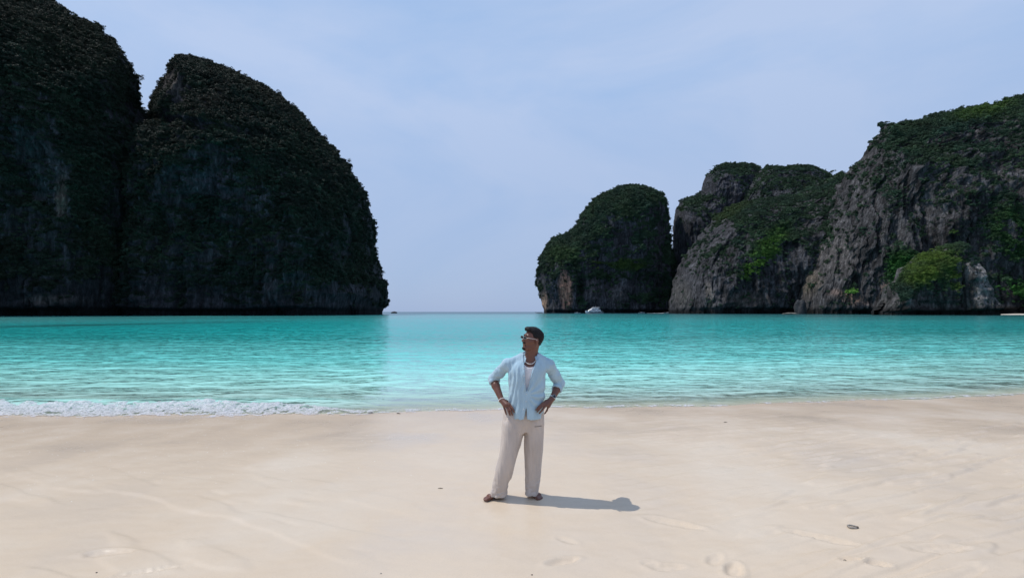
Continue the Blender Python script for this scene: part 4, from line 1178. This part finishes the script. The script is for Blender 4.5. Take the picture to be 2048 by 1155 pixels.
# sunglasses: pale frame, dark lenses
gl_ = bpy.data.objects.new('sunglasses', None); gl_.parent = man; col.objects.link(gl_); gl_.location = H(0.1, 0, 0.005)
def rel(V, o_): return [np.array(v) - o_ for v in V]
G0 = H(0.1, 0, 0.005)
fr = []
for s_ in (-1, 1):
    ring = []
    for k in range(20):
        a = 2 * math.pi * k / 20
        ca, sa = math.cos(a), math.sin(a)
        w_ = 0.027 * np.sign(ca) * abs(ca) ** 0.55; h_ = 0.0135 * np.sign(sa) * abs(sa) ** 0.6
        ring.append(H(0.106 - 0.10 * abs(w_ * s_ + 0.034) ** 1.0 * 0.35, (0.034 + w_ * 1.0) * s_, 0.006 + h_))
    fr.append(tube(ring, 0.0013, 6, True))
    V = [np.array(q_) for q_ in ring] + [H(0.106, 0.034 * s_, 0.006)]
    F = [(i, (i + 1) % 20, 20) for i in range(20)]
    back_ = [v - np.array(HR @ Vector((0, -0.0015, 0))) for v in V]
    mesh_obj('lens', rel(V + back_, G0), F + [(c2 + 21, b2 + 21, a2 + 21) for a2, b2, c2 in F] + [(i, i + 21, (i + 1) % 20 + 21, (i + 1) % 20) for i in range(20)], M_LENS, gl_)
    tp = [H(0.100, 0.062 * s_, 0.010), H(0.060, 0.076 * s_, 0.010), H(0.005, 0.081 * s_, 0.008), H(-0.022, 0.082 * s_, -0.006)]
    V, F = tube(tp, [0.0026, 0.0020, 0.0018, 0.0016], 6)
    mesh_obj('temple_arm', rel(V, G0), F, M_WHITE, gl_)
fr.append(tube([H(0.106, -0.009, 0.008), H(0.109, 0, 0.011), H(0.106, 0.009, 0.008)], 0.002, 6))
V, F = join(fr); mesh_obj('frame', rel(V, G0), F, M_FRAME, gl_)

# necklace of white beads lying on the chest
nk = []
for i in range(46):
    a = math.pi * (i / 45.0)
    px_ = 1060.3 - 12.3 * math.cos(a); py_ = 713 + 14.5 * math.sin(a) ** 0.9
    hb = surf(body, px_, py_, 0.004)
    if hb is not None: nk.append(ball(hb, 0.0043, 7, 5))
V, F = join(nk); mesh_obj('necklace', V, F, M_PEARL, man)
# bracelet
def ringpts(c_, n_, r_, n=28, sx_=1.0):
    u = np.cross(n_, [0, 1, 0]); u /= np.linalg.norm(u); v = np.cross(n_, u)
    return [c_ + r_ * (math.cos(2 * math.pi * k / n) * u + math.sin(2 * math.pi * k / n) * v) for k in range(n)]
cb = wrL - nL * 0.004
V, F = join([ball(q_, 0.0042, 7, 5) for q_ in ringpts(cb, nL, 0.0305, 34)]); mesh_obj('bracelet', V, F, M_PEARL, man)
# watch: steel case, dark dial, strap
wc = wrR - nR * 0.006
wt = bpy.data.objects.new('watch', None); wt.parent = man; col.objects.link(wt); wt.location = wc
V, F = [], []
for q_ in ringpts(np.zeros(3), nR, 1.0, 32):
    for (r_, z_) in ((0.0300, -0.010), (0.0325, -0.010), (0.0325, 0.010), (0.0300, 0.010)): V.append(q_ * r_ + nR * z_)
F = [(i * 4 + j, i * 4 + (j + 1) % 4, ((i + 1) % 32) * 4 + (j + 1) % 4, ((i + 1) % 32) * 4 + j) for i in range(32) for j in range(4)]
mesh_obj('strap', V, F, M_STEEL, wt)
up_ = np.array([0.25, -0.93, 0.25]); up_ -= nR * (up_ @ nR); up_ /= np.linalg.norm(up_); sd_ = np.cross(nR, up_)
def disc(c_, n_, r_, h_, seg=24):
    u = nR; v = sd_
    V = [c_ + r_ * (math.cos(2 * math.pi * k / seg) * u + math.sin(2 * math.pi * k / seg) * v) + n_ * z_ for z_ in (0, h_) for k in range(seg)]
    F = [tuple(range(seg))[::-1], tuple(range(seg, 2 * seg))] + [(k, (k + 1) % seg, seg + (k + 1) % seg, seg + k) for k in range(seg)]
    return V, F
V, F = disc(up_ * 0.029, up_, 0.0195, 0.009); mesh_obj('case', V, F, M_STEEL, wt, smooth_=False)
V, F = disc(up_ * 0.0382, up_, 0.0160, 0.0008); mesh_obj('dial', V, F, M_LENS, wt, smooth_=False)


# ---------------------------------------------------------------- foam of the small broken wave
m = NodeMat('sea_foam')
fn_ = m.noise(scale=35, detail=3)
cf = m.ramp(fn_, [(0.3, (0.60, 0.59, 0.63)), (0.6, (0.82, 0.81, 0.84))])
p = m.n('BsdfPrincipled', Roughness=0.35); p.inputs['IOR'].default_value = 1.33
m.l(cf, p.inputs['Base Color']); m.l(m.bump(m.noise(scale=90, detail=2), 0.6, 0.01), p.inputs['Normal'])
tl = m.n('BsdfTranslucent'); m.l(cf, tl.inputs['Color'])
x_ = m.n('MixShader'); x_.inputs[0].default_value = 0.3; m.l(p.outputs[0], x_.inputs[1]); m.l(tl.outputs[0], x_.inputs[2])
lace = m.ramp(m.noise(scale=16, detail=5, rough=0.7), [(0.36, 0.25), (0.56, 0.92)])
tp_ = m.n('BsdfTransparent'); x2 = m.n('MixShader'); m.l(lace, x2.inputs[0]); m.l(tp_.outputs[0], x2.inputs[1]); m.l(x_.outputs[0], x2.inputs[2])
M_FOAM = m.done(x2.outputs[0])
def foam(x0, x1, lo, hi, height, dens, hx, hd, seed, name, label, crest=0.62):
    """lo/hi/height/dens are functions of x: seaward reach from the shore line in metres"""
    xs = np.arange(x0, x1, hx); k = int(1 / hd); ts = np.linspace(0, 1, k)
    X = np.broadcast_to(xs[:, None], (len(xs), k))
    wob = 0.22 * pn(X / 1.1, 0.0, 0.0, seed) + 0.10 * pn(X / 0.32, 0.0, 0.0, seed + 1)
    D = (lo(X) + (hi(X) - lo(X)) * ts[None, :]) + wob * (1 - 0.6 * ts[None, :])
    Yf = shore(X) + D
    prof = np.exp(-((ts[None, :] - crest) / 0.28) ** 2)
    base_ = np.maximum(beach_z(X, Yf), 0.0) + 0.006
    lump = fbm(X / 0.30, Yf / 0.22, 0.5, 3, seed + 2)
    fine = fbm(X / 0.07, Yf / 0.06, 0.5, 2, seed + 3)
    rag = np.clip(np.minimum(ts, 1 - ts)[None, :] / 0.14, 0, 1)
    Z = base_ + height(X) * prof * (1 + 0.55 * lump) + rag * (0.025 * np.clip(lump + 0.3, 0, 2) + 0.020 * fine) * np.clip(height(X) * 8 + 0.15, 0, 1)
    den = dens(X) + 1.1 * fbm(X / 0.30, Yf / 0.22, 3.0, 3, seed + 4) + 0.6 * fine + 0.35 * (prof - 0.4)
    den = den * 1.0 - (1 - rag) * 0.9
    F = grid_faces(len(xs), k)
    keep = (den.ravel()[F] > 0.0).all(1)
    V = np.stack([X + 0.015 * fine, Yf + 0.015 * lump, Z], -1).reshape(-1, 3)
    F = F[keep]
    used = np.unique(F); mp_ = np.full(len(V), -1); mp_[used] = np.arange(len(used))
    # spray flecks thrown round the crest
    rng = np.random.default_rng(seed)
    n = int((x1 - x0) * 130 * min(1.0, float(np.mean(height(xs))) * 12 + 0.2))
    fx = rng.uniform(x0, x1, n); tt = np.clip(rng.normal(0.55, 0.28, n), -0.05, 1.05)
    fd = lo(fx) + (hi(fx) - lo(fx)) * tt; fy = shore(fx) + fd
    fz = np.maximum(beach_z(fx, fy), 0) + 0.01 + height(fx) * np.exp(-((tt - crest) / 0.3) ** 2) * (0.7 + 0.5 * rng.random(n) ** 2)
    r_ = 0.004 + 0.007 * rng.random(n) ** 2
    oc = np.array([[1, 0, 0], [-1, 0, 0], [0, 1, 0], [0, -1, 0], [0, 0, 1], [0, 0, -1]], float)
    OF = np.array([[0, 2, 4], [2, 1, 4], [1, 3, 4], [3, 0, 4], [2, 0, 5], [1, 2, 5], [3, 1, 5], [0, 3, 5]])
    SV = (np.stack([fx, fy, fz], -1)[:, None, :] + oc[None] * r_[:, None, None]).reshape(-1, 3)
    SF = (OF[None] + 6 * np.arange(n)[:, None, None]).reshape(-1, 3)
    V2 = np.concatenate([V[used], SV]); F2 = [tuple(q) for q in mp_[F]] + [tuple(q) for q in SF + len(used)]
    o = mesh_obj(name, V2, F2, M_FOAM)
    tag(o, label, 'sea foam', kind='stuff')
foam(-15.5, -0.9, lambda x: -0.24 - 0.14 * smooth(-2, -6, x), lambda x: 0.30 + 1.25 * smooth(-2.2, -7.5, x), lambda x: 0.008 + 0.085 * smooth(-2.4, -6.0, x),
     lambda x: -0.12 + 0.65 * smooth(-1.8, -6.5, x), 0.022, 0.014, 61, 'foam', 'white foaming wash of the small wave breaking at the left')
foam(-1.4, 16.0, lambda x: -0.16 + 0 * x, lambda x: 0.16 + 0.10 * np.sin(x * 0.7), lambda x: 0.012 + 0 * x,
     lambda x: 0.10 - 0.22 * smooth(-2, 4, x), 0.02, 0.045, 71, 'foam', 'thin broken line of foam lapping at the shore behind the man')
# white flecks added to stand in for sun glints on the left sand
rng = np.random.default_rng(5)
n = 1500
px_ = rng.uniform(-40, 900, n); py_ = 836 + np.abs(rng.normal(0, 1, n)) * 60
keep = rng.random(n) < smooth(980, 300, px_) + 0.05
px_, py_ = px_[keep], np.minimum(py_[keep], 1100)
V, F = [], []
oc = [(1, 0, 0), (-1, 0, 0), (0, 1, 0), (0, -1, 0), (0, 0, .6)]
for a, b in zip(px_, py_):
    g = ground(a, b); r_ = (0.002 + 0.006 * rng.random() ** 3) * (g.y / 7) ** 0.5
    z = float(sand_z(np.array([g.x]), np.array([g.y]))[0]) if False else g.z
    o_ = len(V); V += [(g.x + q[0] * r_, g.y + q[1] * r_, z + q[2] * r_) for q in oc]
    F += [(o_, o_ + 2, o_ + 4), (o_ + 2, o_ + 1, o_ + 4), (o_ + 1, o_ + 3, o_ + 4), (o_ + 3, o_, o_ + 4)]
V = np.array(V); V[:, 2] += np.repeat(sand_relief(V[::5, 0], V[::5, 1]), 5)
M_FLECK = pbr('sun_glint_flecks', (0.80, 0.78, 0.72), 0.3)
tag(mesh_obj('sun_glint_flecks', V, F, M_FLECK, smooth_=False), 'scattered white flecks standing in for sun glints on the wet sand at the left', 'shell grit', kind='stuff')

# ---------------------------------------------------------------- things lying on the beach
M_WOOD = pbr('weathered_coral', (0.28, 0.25, 0.22), 0.85, bump=(150, 0.8, 0.004), vary=0.35, vscale=60)
M_DARKWOOD = pbr('dark_twig', (0.085, 0.065, 0.05), 0.85, vary=0.3, vscale=80)
def on_sand(px, py):
    g = ground(px, py)
    g.z += float(sand_relief(np.array([g.x]), np.array([g.y]))[0])
    return g
g = on_sand(1706, 1057)
t = empty('driftwood', g, 'small grey loop of driftwood with a dark knobbed end on the sand at right', 'driftwood')
pts = [(-0.045, 0.012, 0.012), (-0.040, 0.026, 0.018), (-0.015, 0.030, 0.020), (0.012, 0.022, 0.019), (0.034, 0.006, 0.016), (0.040, -0.008, 0.012)]
V, F = tube(pts, [0.010, 0.011, 0.010, 0.009, 0.009, 0.008], 9); mesh_obj('curved_branch', V, F, M_WOOD, t)
V, F = tube([(-0.045, 0.010, 0.012), (-0.038, -0.010, 0.009), (-0.012, -0.018, 0.007), (0.018, -0.020, 0.006), (0.036, -0.014, 0.009)], [0.010, 0.008, 0.006, 0.006, 0.007], 8)
mesh_obj('lower_branch', V, F, M_WOOD, t)
t.scale = (0.75, 0.75, 0.75)
V, F = ball((0.044, -0.008, 0.013), 0.015, 12, 8, (1.0, 0.8, 0.85)); V = [v + 0.002 * np.array([pn(v[0] * 90, v[1] * 90, v[2] * 90, 2)] * 3) for v in V]
mesh_obj('knob', V, F, M_DARKWOOD, t)
def twig(px, py, L, rz, label, nm='twig', cat='twig', r0=0.0035):
    g = on_sand(px, py); t = empty(nm, g, label, cat, rz=rz)
    V, F = tube([(-L / 2, 0, r0), (-L / 6, L * .05, r0 * 1.6), (L / 5, -L * .03, r0 * 1.4), (L / 2, L * .04, r0 * .8)], [r0 * .6, r0, r0 * .9, r0 * .4], 7)
    mesh_obj('stem', V, F, M_DARKWOOD, t)
    V, F = tube([(-L / 8, L * .04, r0 * 1.5), (L * .02, L * .16, r0 * 2.2)], [r0 * .6, r0 * .3], 6); mesh_obj('side_shoot', V, F, M_DARKWOOD, t)
twig(881, 975, 0.055, 0.1, 'tiny dark twig on bare sand left of the man')
twig(742, 826, 0.13, 0.2, 'dark wet twig at the foam edge left of the man, larger of two', r0=0.011)
twig(797, 827, 0.09, -0.3, 'smaller dark twig at the foam edge nearer the man', r0=0.009)
twig(1451, 844, 0.07, 0.0, 'thin dark twig in the wash right of the man', r0=0.006)
def pebble(px, py, r, label, mat):
    g = on_sand(px, py)
    V, F = ball((0, 0, 0), r, 12, 8, (1.3, 1.0, 0.7)); V = [v * (1 + 0.12 * float(pn(v[0] / r, v[1] / r, v[2] / r, 5))) for v in V]
    o = mesh_obj('pebble', V, F, mat); o.location = g + Vector((0, 0, r * .35)); tag(o, label, 'pebble')
pebble(1690, 1125, 0.008, 'dark pebble beside the footprint below the driftwood', M_DARKWOOD)
pebble(1064, 1149, 0.005, 'tiny dark pebble at the bottom edge below the man', M_DARKWOOD)
pebble(762, 1146, 0.005, 'tiny brown pebble at the bottom edge left of the man', M_WOOD)
pebble(193, 1146, 0.005, 'tiny dark pebble at the bottom left corner below the shallow hollow', M_DARKWOOD)

# ---------------------------------------------------------------- single trees
M_BARK = pbr('bark', (0.10, 0.085, 0.07), 0.9, vary=0.3, vscale=3)
LEAFM = {}
def leafmat(c_):
    if c_ in LEAFM: return LEAFM[c_]
    m = NodeMat('crown_leaves')
    lv = m.attr('leafvar').outputs['Fac']
    cc = m.ramp(lv, [(0.0, tuple(v * .45 for v in c_)), (0.5, c_), (1.0, tuple(v * 1.7 for v in c_))])
    p = m.n('BsdfPrincipled', Roughness=0.7); p.inputs['Specular IOR Level'].default_value = 0.2
    m.l(cc, p.inputs['Base Color']); LEAFM[c_] = m.done(p.outputs[0]); return LEAFM[c_]
def tree(px, py, Y, h, w, c_, label, lean=0.0, seed=0, bare=0.35, leaves=500):
    """py is the foot of the trunk"""
    g = at(px, py, Y); t = empty('tree', g, label, 'tree')
    rng = np.random.default_rng(seed)
    top = np.array([lean * h, 0, h * 0.72])
    V, F = join([tube([(0, 0, -1.0), (lean * h * .2, 0, h * .3), tuple(top)], [h * .035, h * .026, h * .014], 8)] +
                [tube([tuple(np.array([lean * h * .2, 0, h * .3]) + (top - np.array([lean * h * .2, 0, h * .3])) * f_), tuple(top + np.array([dx * w * .42, dy * w * .3, (0.02 + 0.12 * rng.random()) * h]))], [h * .013, h * .006], 6)
                 for f_, dx, dy in ((0.2, -0.8, 0.2), (0.4, 0.9, -0.3), (0.6, -0.5, -0.7), (0.8, 0.5, 0.8), (0.9, 0.1, 0.1))])
    mesh_obj('trunk', V, F, M_BARK, t)
    v, f, lvv = leaf_cloud(leaves, rng, flat=0.55, size=0.10, rmin=0.5, lobes=8)
    v = v * np.array([w * .5, w * .5, h * .42]) + top
    mesh_obj('crown', v, f, leafmat(c_), t, smooth_=False, attrs={'leafvar': lvv})
DG, MG, BG = (0.020, 0.034, 0.020), (0.035, 0.065, 0.025), (0.09, 0.20, 0.03)
tree(693, 334, 425, 6.5, 5.5, DG, 'lone leaning tree on the right shoulder of the domed left cliff', lean=0.35, seed=1, leaves=220)
tree(395, 127, 405, 4.5, 5.5, DG, 'small flat topped tree on the summit of the domed left cliff', seed=2, leaves=260)
tree(272, 162, 368, 5.0, 6.0, DG, 'tree jutting from the right rim of the leftmost cliff high above the notch', lean=0.5, seed=3)
tree(284, 224, 372, 4.0, 4.5, DG, 'small tree standing in the notch between the two left cliffs', seed=4)
tree(745, 447, 398, 4.0, 5.0, DG, 'bushy tree on the steep right edge of the domed left cliff', lean=0.3, seed=5)
tree(1706, 607, 418, 12.5, 13.0, BG, 'bright green tree low on the right wall near the water', seed=6, leaves=900)
tree(1902, 505, 408, 14.0, 10.0, (0.06, 0.10, 0.03), 'tall slender tree above the pale rock outcrop', seed=7, leaves=600)
tree(1772, 252, 525, 5.0, 7.0, MG, 'tree on the pointed corner summit of the right wall', seed=8)
tree(1785, 618, 400, 4.5, 5.5, (0.07, 0.15, 0.03), 'small green shrubby tree at the waterline left of the pale outcrop', seed=9, leaves=400)
tree(2014, 212, 465, 6.0, 9.0, MG, 'spreading tree on the skyline of the right wall near the frame edge', seed=10)
tree(1664, 352, 640, 7.0, 9.0, MG, 'dark tree in the dip between the twin humps and the right wall', seed=11)

# ---------------------------------------------------------------- rocks at the waterline
def boulder(px, py, Y, size, label, seed, mat, name='boulder'):
    g = at(px, py, Y); g.z = 0
    V, F = ball((0, 0, 0), 1.0, 28, 18); V = np.array(V)
    n_ = fbm(V[:, 0] * 1.4, V[:, 1] * 1.4, V[:, 2] * 0.8, 4, seed)
    V = V * (1 + 0.38 * n_)[:, None] * np.array(size); V[:, 2] += size[2] * 0.35
    o = mesh_obj(name, V, F, mat); o.location = g; tag(o, label, 'rock')
M_RK1 = pbr('dark_sea_rock', (0.035, 0.036, 0.04), 0.9, bump=(0.9, 1.0, 0.8), vary=0.5, vscale=0.5)
M_RK3 = pbr('grey_sea_rock', (0.07, 0.068, 0.07), 0.9, bump=(0.9, 1.0, 0.8), vary=0.5, vscale=0.6)
M_RK2 = pbr('pale_sea_rock', (0.16, 0.14, 0.12), 0.9, bump=(0.9, 1.0, 0.8), vary=0.4, vscale=0.6)
boulder(1600, 600, 462, (4.5, 5, 10), 'dark pointed sea rock under the right wall', 2, M_RK1)
boulder(1582, 626, 440, (6.5, 3, 1.0), 'low pale rock ledge beside the dark sea rock', 4, M_RK2)
boulder(788, 625.5, 720, (4.2, 3, 1.9), 'small black rock in the open bay mouth off the left cliff', 8, M_RK1)
# strip of far beach under the right wall
nx_, ny_ = 60, 10
gx_ = np.linspace(0, 120, nx_)[:, None] + 0 * np.linspace(0, 1, ny_); gy_ = 0 * gx_ + np.linspace(0, 26, ny_)[None, :]
X = 340 + gx_; Y = 352 - 0.12 * gx_ + gy_ + 5 * smooth(10, -2, gx_)
Z = -0.5 + 1.3 * smooth(0, 14, gy_) * smooth(-2, 30, gx_) + 0.12 * pn(gx_ / 5, gy_ / 4, 0, 3)
tag(mesh_obj('far_beach', np.stack([X, Y, Z], -1).reshape(-1, 3), grid_faces(nx_, ny_), pbr('pale_sand', (0.60, 0.54, 0.47), 0.9, vary=0.1, vscale=0.2)),
    'small strip of pale sand under the right wall', kind='structure')

# ---------------------------------------------------------------- boats
M_GEL = pbr('white_gelcoat', (0.78, 0.79, 0.80), 0.25)
M_GLASS = pbr('tinted_window', (0.02, 0.03, 0.04), 0.08, spec=0.8)
M_NAVY = pbr('dark_hull_paint', (0.03, 0.035, 0.045), 0.5)
M_HULLW = pbr('varnished_wood', (0.12, 0.07, 0.04), 0.5)
M_CANV = pbr('canopy_cloth', (0.55, 0.56, 0.58), 0.8)
def loft(secs, n=14):
    """secs: (x, half width, z keel, z deck, power) from bow to stern; closed hull with a deck"""
    V, F = [], []
    for (x, w, zk, zd, pw) in secs:
        for k in range(n):
            a = -1 + 2 * k / (n - 1)
            V.append((x, w * np.sign(a) * abs(a) ** 0.6, zk + (zd - zk) * abs(a) ** pw))
    for i in range(len(secs) - 1):
        for k in range(n - 1):
            F.append((i * n + k, i * n + k + 1, (i + 1) * n + k + 1, (i + 1) * n + k))
        F.append((i * n, (i + 1) * n, (i + 1) * n + n - 1, i * n + n - 1))
    F.append(tuple(range(n))); F.append(tuple((len(secs) - 1) * n + k for k in range(n))[::-1])
    return V, F
def slab(xa, xb, xa2, xb2, w, w2, z0, z1, rnd=0.25):
    """deck house: raked ends (x at foot, x at roof), rounded plan"""
    V, F = [], []
    for (a, b, ww, z) in ((xa, xb, w, z0), (xa2, xb2, w2, z1 - 0.12 * (z1 - z0)), (xa2 + 0.2, xb2 - 0.1, w2 * .93, z1)):
        for (fx, fy) in ((0, -.45), (0, .45), (rnd * .35, .85), (rnd, 1), (1, 1), (1, -1), (rnd, -1), (rnd * .35, -.85)):
            V.append((a + (b - a) * fx, ww * fy, z))
    for l in range(2):
        for k in range(8): F.append((l * 8 + k, l * 8 + (k + 1) % 8, l * 8 + 8 + (k + 1) % 8, l * 8 + 8 + k))
    F.append(tuple(range(8))[::-1]); F.append(tuple(range(16, 24)))
    return V, F
g = at(1189, 626, 640); g.z = 0
y_ = empty('yacht', g, 'large white three deck motor yacht moored below the rounded rock tower', 'yacht')
mesh_obj('hull', *loft([(-11.8, 0.15, 1.2, 3.6, 1.2), (-10.8, 1.4, 0.0, 3.5, 1.1), (-8.5, 2.5, -0.8, 3.3, .9), (-4, 3.2, -1, 3.0, .8), (3, 3.3, -1, 2.8, .7), (8.5, 3.1, -.9, 2.5, .7), (9.4, 3.0, -.8, 1.4, .7), (11.9, 2.8, -.5, 1.2, .7)]), M_GEL, y_, smooth_=False)
mesh_obj('main_cabin', *slab(-9.0, 7.8, -6.8, 7.0, 2.9, 2.6, 2.9, 5.1), M_GEL, y_, smooth_=False)
mesh_obj('upper_cabin', *slab(-6.2, 5.0, -3.6, 4.2, 2.5, 2.2, 5.11, 6.9), M_GEL, y_, smooth_=False)
mesh_obj('roof', *slab(-4.0, 6.4, -2.6, 5.6, 2.6, 2.4, 7.25, 7.75), M_GEL, y_, smooth_=False)
def boxm(x0, x1, y0, y1, z0, z1):
    V = [(x, y, z) for x in (x0, x1) for y in (y0, y1) for z in (z0, z1)]
    return V, [(0, 1, 3, 2), (4, 6, 7, 5), (0, 4, 5, 1), (2, 3, 7, 6), (0, 2, 6, 4), (1, 5, 7, 3)]
def part(name, parts, mat, par): 
    V, F = join(parts); return mesh_obj(name, V, F, mat, par, smooth_=False)
for (a, b, z0, z1, yy) in ((-7.3, -4.2, 3.75, 4.55, 2.86), (-3.8, 1.2, 3.75, 4.6, 2.95), (2.2, 6.0, 3.8, 4.5, 2.95), (-3.6, -0.6, 5.85, 6.5, 2.45), (0.0, 3.6, 5.85, 6.5, 2.47), (-7.2, -2.6, 1.75, 2.15, 3.12), (-0.5, 2.5, 1.7, 2.1, 3.32), (4.0, 7.6, 1.6, 2.1, 3.28)):
    part('window', [boxm(a, b, -yy, yy, z0, z1)], M_GLASS, y_)
for px2 in (-2.2, 0.4, 3.2, 5.4):
    for s_ in (-1, 1): part('roof_post', [boxm(px2, px2 + 0.15, s_ * 2.12 - .08, s_ * 2.12 + .08, 6.9, 7.3)], M_GEL, y_)
part('mast', [tube([(1.2, 0, 7.7), (1.5, 0, 9.2), (1.6, 0, 10.0)], 0.10, 6)], M_STEEL, y_)
for s_ in (-1, 1): part('stern_rail', [tube([(7.9, s_ * 2.9, 3.4), (11.3, s_ * 2.7, 2.2)], 0.06, 5)], M_STEEL, y_)
for s_ in (-1, 1): part('bow_rail', [tube([(-10.8, s_ * 1.2, 4.3), (-8.6, s_ * 2.4, 4.1), (-6.8, s_ * 2.8, 4.0)], 0.05, 5)], M_STEEL, y_)
def speedboat(px, Y, L, label, face=-1, canopy=True, group='small white boats moored along the right cliffs', hullm=None):
    g = at(px, 626, Y); g.z = 0
    b = empty('speedboat', g, label, 'boat', group); k = L / 9.0; s_ = face
    hv, hf = loft([(4.5 * s_, 0.1, .5, 1.3, 1.2), (3.6 * s_, .8, 0, 1.2, 1.0), (1.5 * s_, 1.2, -.3, 1.05, .8), (-2 * s_, 1.3, -.3, .95, .7), (-4.4 * s_, 1.2, -.2, .9, .7)], 10)
    mesh_obj('hull', np.array(hv) * k, hf, hullm or M_GEL, b, smooth_=False)
    V, F = slab(-1.0, 1.4, -.6, 1.1, .9, .8, .95, 1.7); mesh_obj('cabin', (np.array(V) * np.array([s_, 1, 1]) * k), F, M_GEL, b, smooth_=False)
    V, F = boxm(-.8, .9, -.93, .93, 1.2, 1.5); mesh_obj('windscreen', np.array(V) * np.array([s_, 1, 1]) * k, F, M_GLASS, b, smooth_=False)
    if canopy:
        V, F = join([boxm(-3.2, 1.2, -1.1, 1.1, 2.15, 2.25)] + [tube([(x, y, .9), (x, y, 2.2)], .04, 5) for x in (-3, 1) for y in (-1, 1)])
        mesh_obj('canopy', np.array(V) * np.array([-s_, 1, 1]) * k, F, M_CANV, b, smooth_=False)
    V, F = boxm(-4.9, -4.4, -.5, .5, .1, 1.2); mesh_obj('outboard_motor', np.array(V) * np.array([s_, 1, 1]) * k, F, M_NAVY, b, smooth_=False)
speedboat(1155, 690, 8.0, 'small white speedboat just left of the large yacht', canopy=False)
speedboat(1283, 690, 9.0, 'small white speedboat right of the yacht below the dark cleft', face=1)
speedboat(1335, 670, 9.5, 'white speedboat trailing a wake at the foot of the narrow gap', face=1, canopy=False)
speedboat(1492, 560, 5.5, 'small white boat alone under the middle right wall', canopy=True)
def longtail(px, Y, L, label, face):
    g = at(px, 625.5, Y); g.z = 0
    b = empty('longtail_boat', g, label, 'boat'); k = L / 12.0
    hv, hf = loft([(7.0, .05, 2.3, 2.6, 1), (6.0, .25, 1.0, 1.7, 1), (4.5, .7, .2, 1.15, .9), (2, 1.0, -.1, .85, .8), (-2, 1.05, -.1, .8, .8), (-5, .8, .1, 1.0, .9)], 10)
    mesh_obj('hull', np.array(hv) * np.array([face, 1, 1]) * k, hf, M_HULLW, b, smooth_=False)
    V, F = join([boxm(-3, 2.4, -1, 1, 2.2, 2.32)] + [tube([(x, y, .8), (x, y, 2.25)], .05, 5) for x in (-2.8, 0, 2.2) for y in (-.9, .9)])
    mesh_obj('canopy', np.array(V) * np.array([face, 1, 1]) * k, F, M_NAVY, b, smooth_=False)
    V, F = tube([(-4.5, 0, 1.4), (-9, 0, 0.1)], .06, 6); mesh_obj('tail_shaft', np.array(V) * np.array([face, 1, 1]) * k, F, M_STEEL, b)
longtail(1079, 760, 12, 'dark wooden longtail boat with raised prow at the left foot of the rounded rock tower', -1)
# wake behind the moving speedboat
V, F = [], []
g = at(1335, 626, 670); rng = np.random.default_rng(3)
for i in range(26):
    x = g.x - 5 - i * 0.9; w_ = 1.0 + 0.03 * i
    V += [(x, g.y - w_, 0.12), (x, g.y + w_, 0.12), (x, g.y, 0.55 * math.exp(-i / 14) + 0.12 + 0.1 * rng.random())]
for i in range(25):
    a = 3 * i; F += [(a, a + 3, a + 5, a + 2), (a + 2, a + 5, a + 4, a + 1)]
tag(mesh_obj('wake', V, F, M_FOAM), 'short white wake behind the speedboat near the gap', 'wake', kind='stuff')
